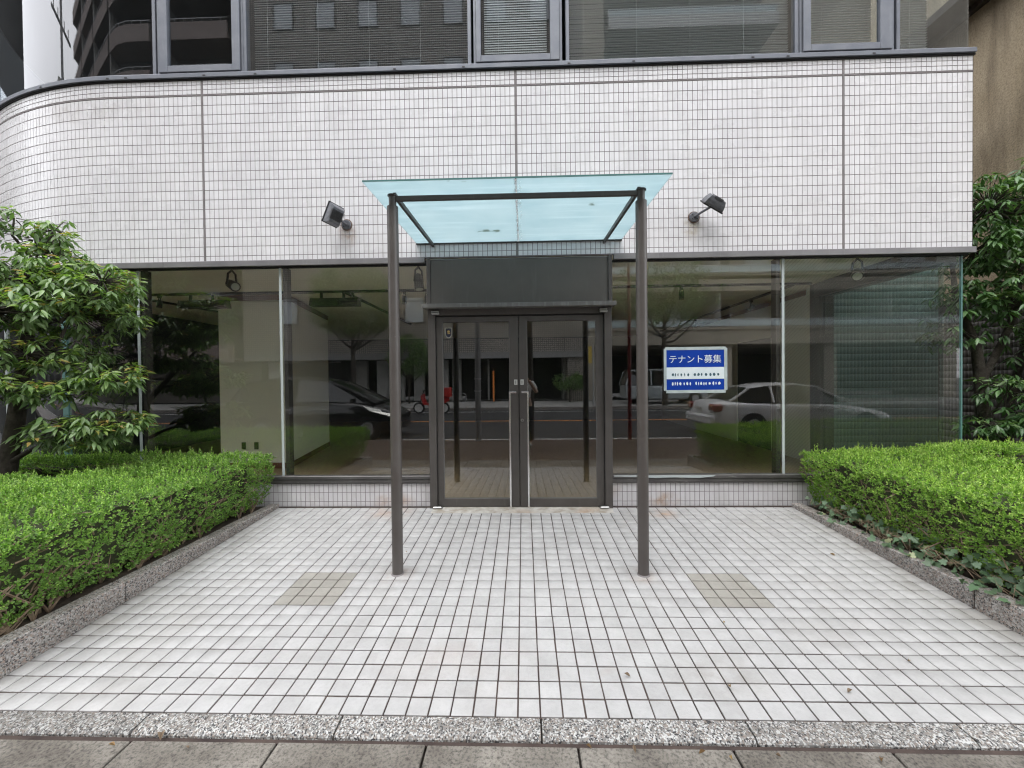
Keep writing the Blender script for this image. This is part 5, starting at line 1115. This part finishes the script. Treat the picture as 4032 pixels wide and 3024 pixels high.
# vehicles
M['carglass'] = pbr('car_glass', (.012, .014, .015), rough=.04, spec=.8); M['tyre'] = pbr('tyre', (.015, .015, .015), rough=.8)
def vehicle(name, label, x0, yc, z0, dirx, L, W, lower, green, paint, wheels, wr=.31, seats=False, tail=False, head=False):
    "lower/green: stations along the length from the nose: (s, z_bottom, z_top, half width) and (s, z_base, z_roof, hw_base, hw_roof)"
    t_ = thing(name, label, 'car' if 'van' not in name else 'van', (x0+dirx*L/2, yc, z0))
    X = lambda s: x0+dirx*s
    def P(s, y, z): return (X(s), yc+y, z0+z)
    q = MB(); secs = []
    for s, zb, zt, hw in lower:
        zm = zb+(zt-zb)*.55
        prof = [(0, zb), (.82, zb), (.97, zb+.08), (1.0, zm), (.975, zt-.10), (.90, zt-.015), (.5, zt+.02), (0, zt+.03)]
        secs.append([P(s, y*hw, z) for y, z in prof]+[P(s, -y*hw, z) for y, z in prof[-2:0:-1]])
    q.loft(secs); body = q.build('body', paint, t_, smooth=True)
    sub = body.modifiers.new('sub', 'SUBSURF'); sub.levels = 2; sub.render_levels = 2
    q = MB(); secs = []
    for s, zb, zr, hb, hr in green:
        secs.append([P(s, y, z) for y, z in ((-hb, zb), (-hr, zb+(zr-zb)*.92), (-hr*.75, zr), (0, zr+.02), (hr*.75, zr), (hr, zb+(zr-zb)*.92), (hb, zb))])
    q.loft(secs); q.build('windows', M['carglass'], t_, smooth=True)
    full = [g for g in green if g[2]-g[1] > .3]
    q = MB(); secs = []
    for s, zb, zr, hb, hr in full: secs.append([P(s, y, z+.012) for y, z in ((-hr*1.01, zb+(zr-zb)*.90), (-hr*.75, zr), (0, zr+.02), (hr*.75, zr), (hr*1.01, zb+(zr-zb)*.90))]+[P(s, y, z-.02) for y, z in ((hr*.9, zb+(zr-zb)*.88), (0, zr), (-hr*.9, zb+(zr-zb)*.88))])
    q.loft(secs); q.build('roof', paint, t_, smooth=True)
    q = MB()
    for sy in (-1, 1):
        for a, b in ((green[0], full[0]), (green[-1], full[-1])): q.tube([P(a[0], sy*a[3], a[1]), P(b[0], sy*b[4]*1.0, b[1]+(b[2]-b[1])*.92)], .035, 6)
        mid = full[len(full)//2]; q.tube([P(mid[0], sy*mid[3], mid[1]), P(mid[0], sy*mid[4], mid[1]+(mid[2]-mid[1])*.92)], .03, 6)
    q.build('pillars', paint, t_)
    for s in wheels:
        for sy in (-1, 1):
            c = P(s, sy*(W/2-.11), wr); wq = MB(); wq.tube([(c[0], c[1]-sy*.09, c[2]), (c[0], c[1]+sy*.11, c[2])], wr, 24); wo = wq.build('wheel', M['tyre'], t_, smooth=True)
            wq = MB(); wq.tube([(c[0], c[1]+sy*.10, c[2]), (c[0], c[1]+sy*.116, c[2])], [wr*.66, wr*.6], 20); wq.build('rim', M['alum'], wo)
            wq = MB(); wq.tube([(c[0], c[1]-sy*.02, c[2]), (c[0], c[1]+sy*.098, c[2])], wr+.05, 24); wq.build('wheel_arch', M['black'], t_)
    for sy in (-1, 1):
        mq = MB(); g0 = green[0]; c = P(g0[0]+.45, sy*(W/2+.10), g0[1]+.10); mq.bbox(c[0]-.05, c[0]+.05, c[1]-.09, c[1]+.09, c[2]-.06, c[2]+.07, .02); mq.build('mirror', paint, t_)
        for s in (L*.42, L*.64):
            c = P(s, sy*(W/2+.004), green[0][1]-.14); mq = MB(); mq.bbox(c[0]-.09, c[0]+.09, c[1]-.015, c[1]+.015, c[2]-.016, c[2]+.016, .005); mq.build('door_handle', M['alum'] if not seats else paint, t_)
    return t_, P
silver = pbr('silver_paint', (.78, .79, .80), rough=.25, metal=.1, coat=.5); blackp = pbr('black_car_paint', (.008, .008, .009), rough=.12, coat=.3); vanp = pbr('silver_blue_van_paint', (.45, .50, .52), rough=.25, metal=.3, coat=.3)
# silver sedan: rear at x = 5.05, nose to the right
sedan, P = vehicle('sedan', 'silver saloon car mirrored under the blue notice, its tail lamp glinting', 9.85, -7.45, -.28, -1, 4.8, 1.8,
    [(0, .28, .55, .62), (.12, .2, .66, .80), (.9, .18, .80, .88), (1.5, .18, .92, .90), (2.6, .18, .93, .90), (3.7, .18, .95, .90), (4.45, .2, .98, .86), (4.72, .24, .96, .80), (4.80, .34, .60, .70)],
    [(1.15, .90, .93, .72, .60), (1.95, .92, 1.36, .80, .62), (2.5, .92, 1.43, .82, .63), (3.2, .93, 1.42, .82, .63), (3.75, .94, 1.33, .80, .60), (4.30, .96, 1.0, .72, .6)], silver, (.85, 3.75), tail=True)
for sy in (-1, 1):
    q = MB(); q.bbox(*sorted((P(4.52, 0, 0)[0], P(4.80, 0, 0)[0])), *sorted((P(0, sy*.54, 0)[1], P(0, sy*.845, 0)[1])), P(0, 0, .70)[2], P(0, 0, .90)[2], .04); tlm = q.build('tail_lamp', pbr('red_lamp', (.22, .01, .01), rough=.15, coat=1), sedan)
    q = MB(); c = P(4.79, sy*.74, .84); q.bbox(c[0]-.03, c[0]+.02, c[1]-.06, c[1]+.06, c[2]-.025, c[2]+.025, .01); q.build('lamp_glint', pbr('amber_reflector', (.9, .5, .2), rough=.1, metal=.5), tlm)
q = MB(); c = P(4.81, 0, .72); q.bbox(c[0]-.012, c[0]+.02, c[1]-.17, c[1]+.17, c[2]-.085, c[2]+.085, .004); q.build('number_plate', M['white_pl'], sedan)
q = MB(); q.bbox(*sorted((P(4.70, 0, 0)[0], P(4.90, 0, 0)[0])), P(0, -.80, 0)[1], P(0, .80, 0)[1], P(0, 0, .34)[2], P(0, 0, .60)[2], .05); q.build('rear_bumper', silver, sedan)
q = MB(); c = P(3.6, 0, 1.42); q.tube([c, (c[0]-.05, c[1], c[2]+.09)], [.02, .006], 6); q.build('aerial', M['black'], sedan)
# black people carrier: nose at x = -3.4
mpv, P = vehicle('people_carrier', 'large black people carrier with a sloping windscreen mirrored in the left shop window', -3.35, -7.4, -.28, -1, 4.7, 1.8,
    [(0, .28, .62, .60), (.15, .2, .80, .78), (.8, .18, .98, .88), (1.3, .18, 1.06, .90), (3.0, .18, 1.08, .90), (4.4, .2, 1.1, .88), (4.7, .3, 1.0, .78)],
    [(.72, 1.00, 1.03, .70, .55), (1.9, 1.06, 1.62, .80, .62), (2.6, 1.06, 1.72, .82, .64), (3.6, 1.07, 1.72, .82, .64), (4.4, 1.08, 1.6, .80, .6), (4.68, 1.08, 1.12, .76, .6)], blackp, (.85, 3.75))
for sy in (-1, 1):
    q = MB(); pts = [P(.12, sy*.62, .70), P(.95, sy*.885, .92), P(.75, sy*.88, .78), P(.20, sy*.80, .62)]; off = Vector((0, sy*.03, .03))
    q.add([Vector(p) for p in pts]+[Vector(p)+off for p in pts], [(3, 2, 1, 0), (4, 5, 6, 7), (0, 1, 5, 4), (1, 2, 6, 5), (2, 3, 7, 6), (3, 0, 4, 7)]); q.build('headlight', pbr('headlamp', (.65, .65, .6), rough=.1, metal=.6), mpv)
van, P = vehicle('delivery_van', 'silver-blue boxy van parked across the street behind the right canopy post', 10.3, -19.3, -.12, -1, 4.6, 1.75,
    [(0, .3, .9, .75), (.15, .25, 1.0, .84), (.6, .22, 1.06, .87), (4.3, .22, 1.08, .87), (4.55, .28, 1.08, .84), (4.6, .4, .95, .8)],
    [(.15, 1.0, 1.04, .8, .7), (.75, 1.04, 1.86, .84, .74), (1.5, 1.04, 1.93, .85, .75), (3.2, 1.05, 1.93, .85, .75), (4.35, 1.05, 1.90, .84, .73), (4.58, 1.05, 1.2, .82, .7)], vanp, (.8, 3.7))
# scooter with a red box
sc = thing('delivery_scooter', 'red scooter with a big red box mirrored beside the left door', 'scooter', (-4.2, -14.9, -.28)); red = pbr('scooter_red', (.45, .015, .012), (.38, .012, .01), rough=.35)
q = MB()
for cx in (-4.95, -3.75):
    k = MB(); k.tube([(cx, -14.95, .02-.0), (cx, -14.85, .02)], .27, 22); wo = k.build('wheel', M['tyre'], sc); k = MB(); k.tube([(cx, -14.96, .02), (cx, -14.84, .02)], .20, 20); k.build('rim', M['white_pl'], wo)
q = MB(); q.tube([(-4.95, -14.9, .02), (-4.82, -14.9, .5), (-4.72, -14.9, .82)], .03, 8); q.tube([(-4.72, -15.18, .84), (-4.72, -14.62, .84)], .018, 8); q.build('handlebar', M['black'], sc)
q = MB(); q.loft([[(x, -14.9+s_*w_, z) for s_, x, z in ((-1, x, z), (1, x, z), (1, x2, z2), (-1, x2, z2))] for w_, x, z, x2, z2 in ((.10, -4.85, .58, -4.70, .70), (.17, -4.72, .20, -4.62, .28), (.17, -4.2, .08, -4.2, .2), (.16, -3.7, .25, -3.7, .52), (.08, -3.5, .35, -3.5, .5))]); q.build('body', red, sc, smooth=True)
q = MB(); q.bbox(-4.3, -3.8, -15.05, -14.75, .46, .54, .02); q.build('seat', M['black'], sc)
q = MB(); q.bbox(-3.85, -3.40, -15.13, -14.67, .52, .98, .03); q.build('cargo_box', red, sc)
# bicycle
bk = thing('bicycle', 'bicycle leaning by the garage across the street', 'bicycle', (-4.3, -21.6, -.13)); 
for cx in (-4.6, -3.9): 
    q = MB(); q.tube([(cx+.30*math.cos(a), -21.6, .19+.30*math.sin(a)) for a in np.linspace(0, 2*math.pi, 25)], .016, 6, False); q.build('wheel', M['alum'], bk)
q = MB(); q.tube([(-4.6, -21.6, .19), (-4.5, -21.6, .72), (-4.1, -21.6, .68), (-3.9, -21.6, .19)], .016, 6); q.tube([(-4.5, -21.6, .6), (-4.22, -21.6, .15), (-4.1, -21.6, .72)], .016, 6); q.tube([(-4.55, -21.85, .8), (-4.5, -21.6, .78), (-4.55, -21.35, .8)], .014, 6); q.bbox(-4.2, -4.0, -21.65, -21.55, .72, .77, .01); q.build('frame', M['grey_steel'], bk)
# ------------------------------------------------------------------ the photographer
def skinmesh(name, pts, edges, mat, parent, sub=2):
    me = bpy.data.meshes.new(name); base = Vector(parent['_w']); me.from_pydata([tuple(Vector(p[:3])-base) for p in pts], edges, []); o = link(name, me, parent, parent['_w'])
    me.materials.append(mat); md = o.modifiers.new('skin', 'SKIN'); md.use_smooth_shade = True
    for i, p in enumerate(pts): me.skin_vertices[0].data[i].radius = (p[3], p[4] if len(p) > 4 else p[3])
    me.skin_vertices[0].data[0].use_root = True
    s_ = o.modifiers.new('sub', 'SUBSURF'); s_.levels = sub; s_.render_levels = sub; return o
px, py, gz = .05, -4.78, -.15
pr = thing('person', 'person in a white T-shirt and dark trousers photographing, mirrored between the doors', 'person', (px, py, gz))
skin = pbr('skin', (.50, .33, .25), rough=.5); shirt = pbr('white_tshirt', (.62, .62, .62), rough=.9); trou = pbr('dark_trousers', (.02, .021, .025), rough=.9)
g = lambda z: gz+z
pts = [(px, py, g(.95), .135, .10), (px, py+.01, g(1.15), .13, .10), (px, py, g(1.36), .155, .10), (px, py, g(1.45), .06), (px, py+.03, g(1.55), .07, .085), (px, py+.04, g(1.66), .075, .095),
       (px-.18, py, g(1.40), .055), (px-.27, py+.08, g(1.20), .045), (px-.17, py+.24, g(1.36), .035), (px-.10, py+.36, g(1.47), .028),
       (px+.18, py, g(1.40), .055), (px+.27, py+.08, g(1.20), .045), (px+.17, py+.24, g(1.36), .035), (px+.10, py+.36, g(1.47), .028),
       (px-.10, py, g(.86), .09), (px-.11, py+.02, g(.48), .06), (px-.11, py-.02, g(.08), .042), (px-.12, py+.12, g(.04), .035),
       (px+.10, py, g(.86), .09), (px+.12, py+.0, g(.48), .06), (px+.13, py-.03, g(.08), .042), (px+.14, py+.11, g(.04), .035)]
ed = [(0, 1), (1, 2), (2, 3), (3, 4), (4, 5), (2, 6), (6, 7), (7, 8), (8, 9), (2, 10), (10, 11), (11, 12), (12, 13), (0, 14), (14, 15), (15, 16), (16, 17), (0, 18), (18, 19), (19, 20), (20, 21)]
skinmesh('body', pts, ed, skin, pr)
e_ = .014
skinmesh('t_shirt', [(px, py, g(.90), .135+e_, .10+e_), (px, py+.01, g(1.15), .13+e_, .10+e_), (px, py, g(1.36), .155+e_, .10+e_), (px, py, g(1.43), .075), (px-.18, py, g(1.40), .055+e_), (px-.255, py+.07, g(1.24), .065), (px+.18, py, g(1.40), .055+e_), (px+.255, py+.07, g(1.24), .065)], [(0, 1), (1, 2), (2, 3), (2, 4), (4, 5), (2, 6), (6, 7)], shirt, pr)
skinmesh('trousers', [(px, py, g(.93), .135+e_, .11), (px-.10, py, g(.84), .105), (px-.11, py+.02, g(.48), .08), (px-.11, py-.02, g(.10), .065), (px+.10, py, g(.84), .105), (px+.12, py, g(.48), .08), (px+.13, py-.03, g(.10), .065)], [(0, 1), (1, 2), (2, 3), (0, 4), (4, 5), (5, 6)], trou, pr)
q = MB()
for sx in (-1, 1): q.bbox(px+sx*.12-.045, px+sx*.12+.045, py-.09, py+.18, gz+.0, gz+.085, .025)
q.build('shoes', M['white_pl'], pr)
bm = bmesh.new(); bmesh.ops.create_uvsphere(bm, u_segments=20, v_segments=14, radius=.103)
q = MB(); q.add([(px+v.co.x, py-.012+v.co.y*1.08, g(1.665)+v.co.z*1.12) for v in bm.verts if True], [tuple(v.index for v in f.verts) for f in bm.faces if f.calc_center_median().z > -.01 or f.calc_center_median().y < -.02]); q.build('hair', M['black'], pr, smooth=True); bm.free()
q = MB()
for sx in (-1, 1):
    for k in range(5): a = -.03+.016*k; q.tube([(px+sx*.095, py+.36, g(1.47)+a), (px+sx*.085, py+.40, g(1.48)+a), (px+sx*(.06-.003*k), py+.425, g(1.485)+a)], [.009, .0085, .007], 7)
    q.tube([(px+sx*.10, py+.33, g(1.44)), (px+sx*.085, py+.37, g(1.43)), (px+sx*.06, py+.395, g(1.455))], [.011, .01, .008], 7)
q.build('fingers', skin, pr, smooth=True)
q = MB(); q.bbox(CAMPOS.x-.078, CAMPOS.x+.075, CAMPOS.y-.040, CAMPOS.y-.031, CAMPOS.z-.05, CAMPOS.z+.028, .004); tag(q.build('phone', M['black'], loc=(px, CAMPOS.y-.035, CAMPOS.z)), 'black phone held up sideways by the person', 'phone')
jk = skinmesh('jacket_tmp', [(px-.27, py+.02, g(1.12), .05), (px-.30, py+.02, g(.85), .085, .06), (px-.31, py+.02, g(.62), .075, .05)], [(0, 1), (1, 2)], trou, pr); jk.parent = None; jk.location = pr.location; jk.name = 'jacket'; tag(jk, 'dark jacket hanging from the arm of the person, mirrored left of the handles', 'jacket')
for o_ in bpy.data.objects:
    if '_w' in o_.keys(): del o_['_w']
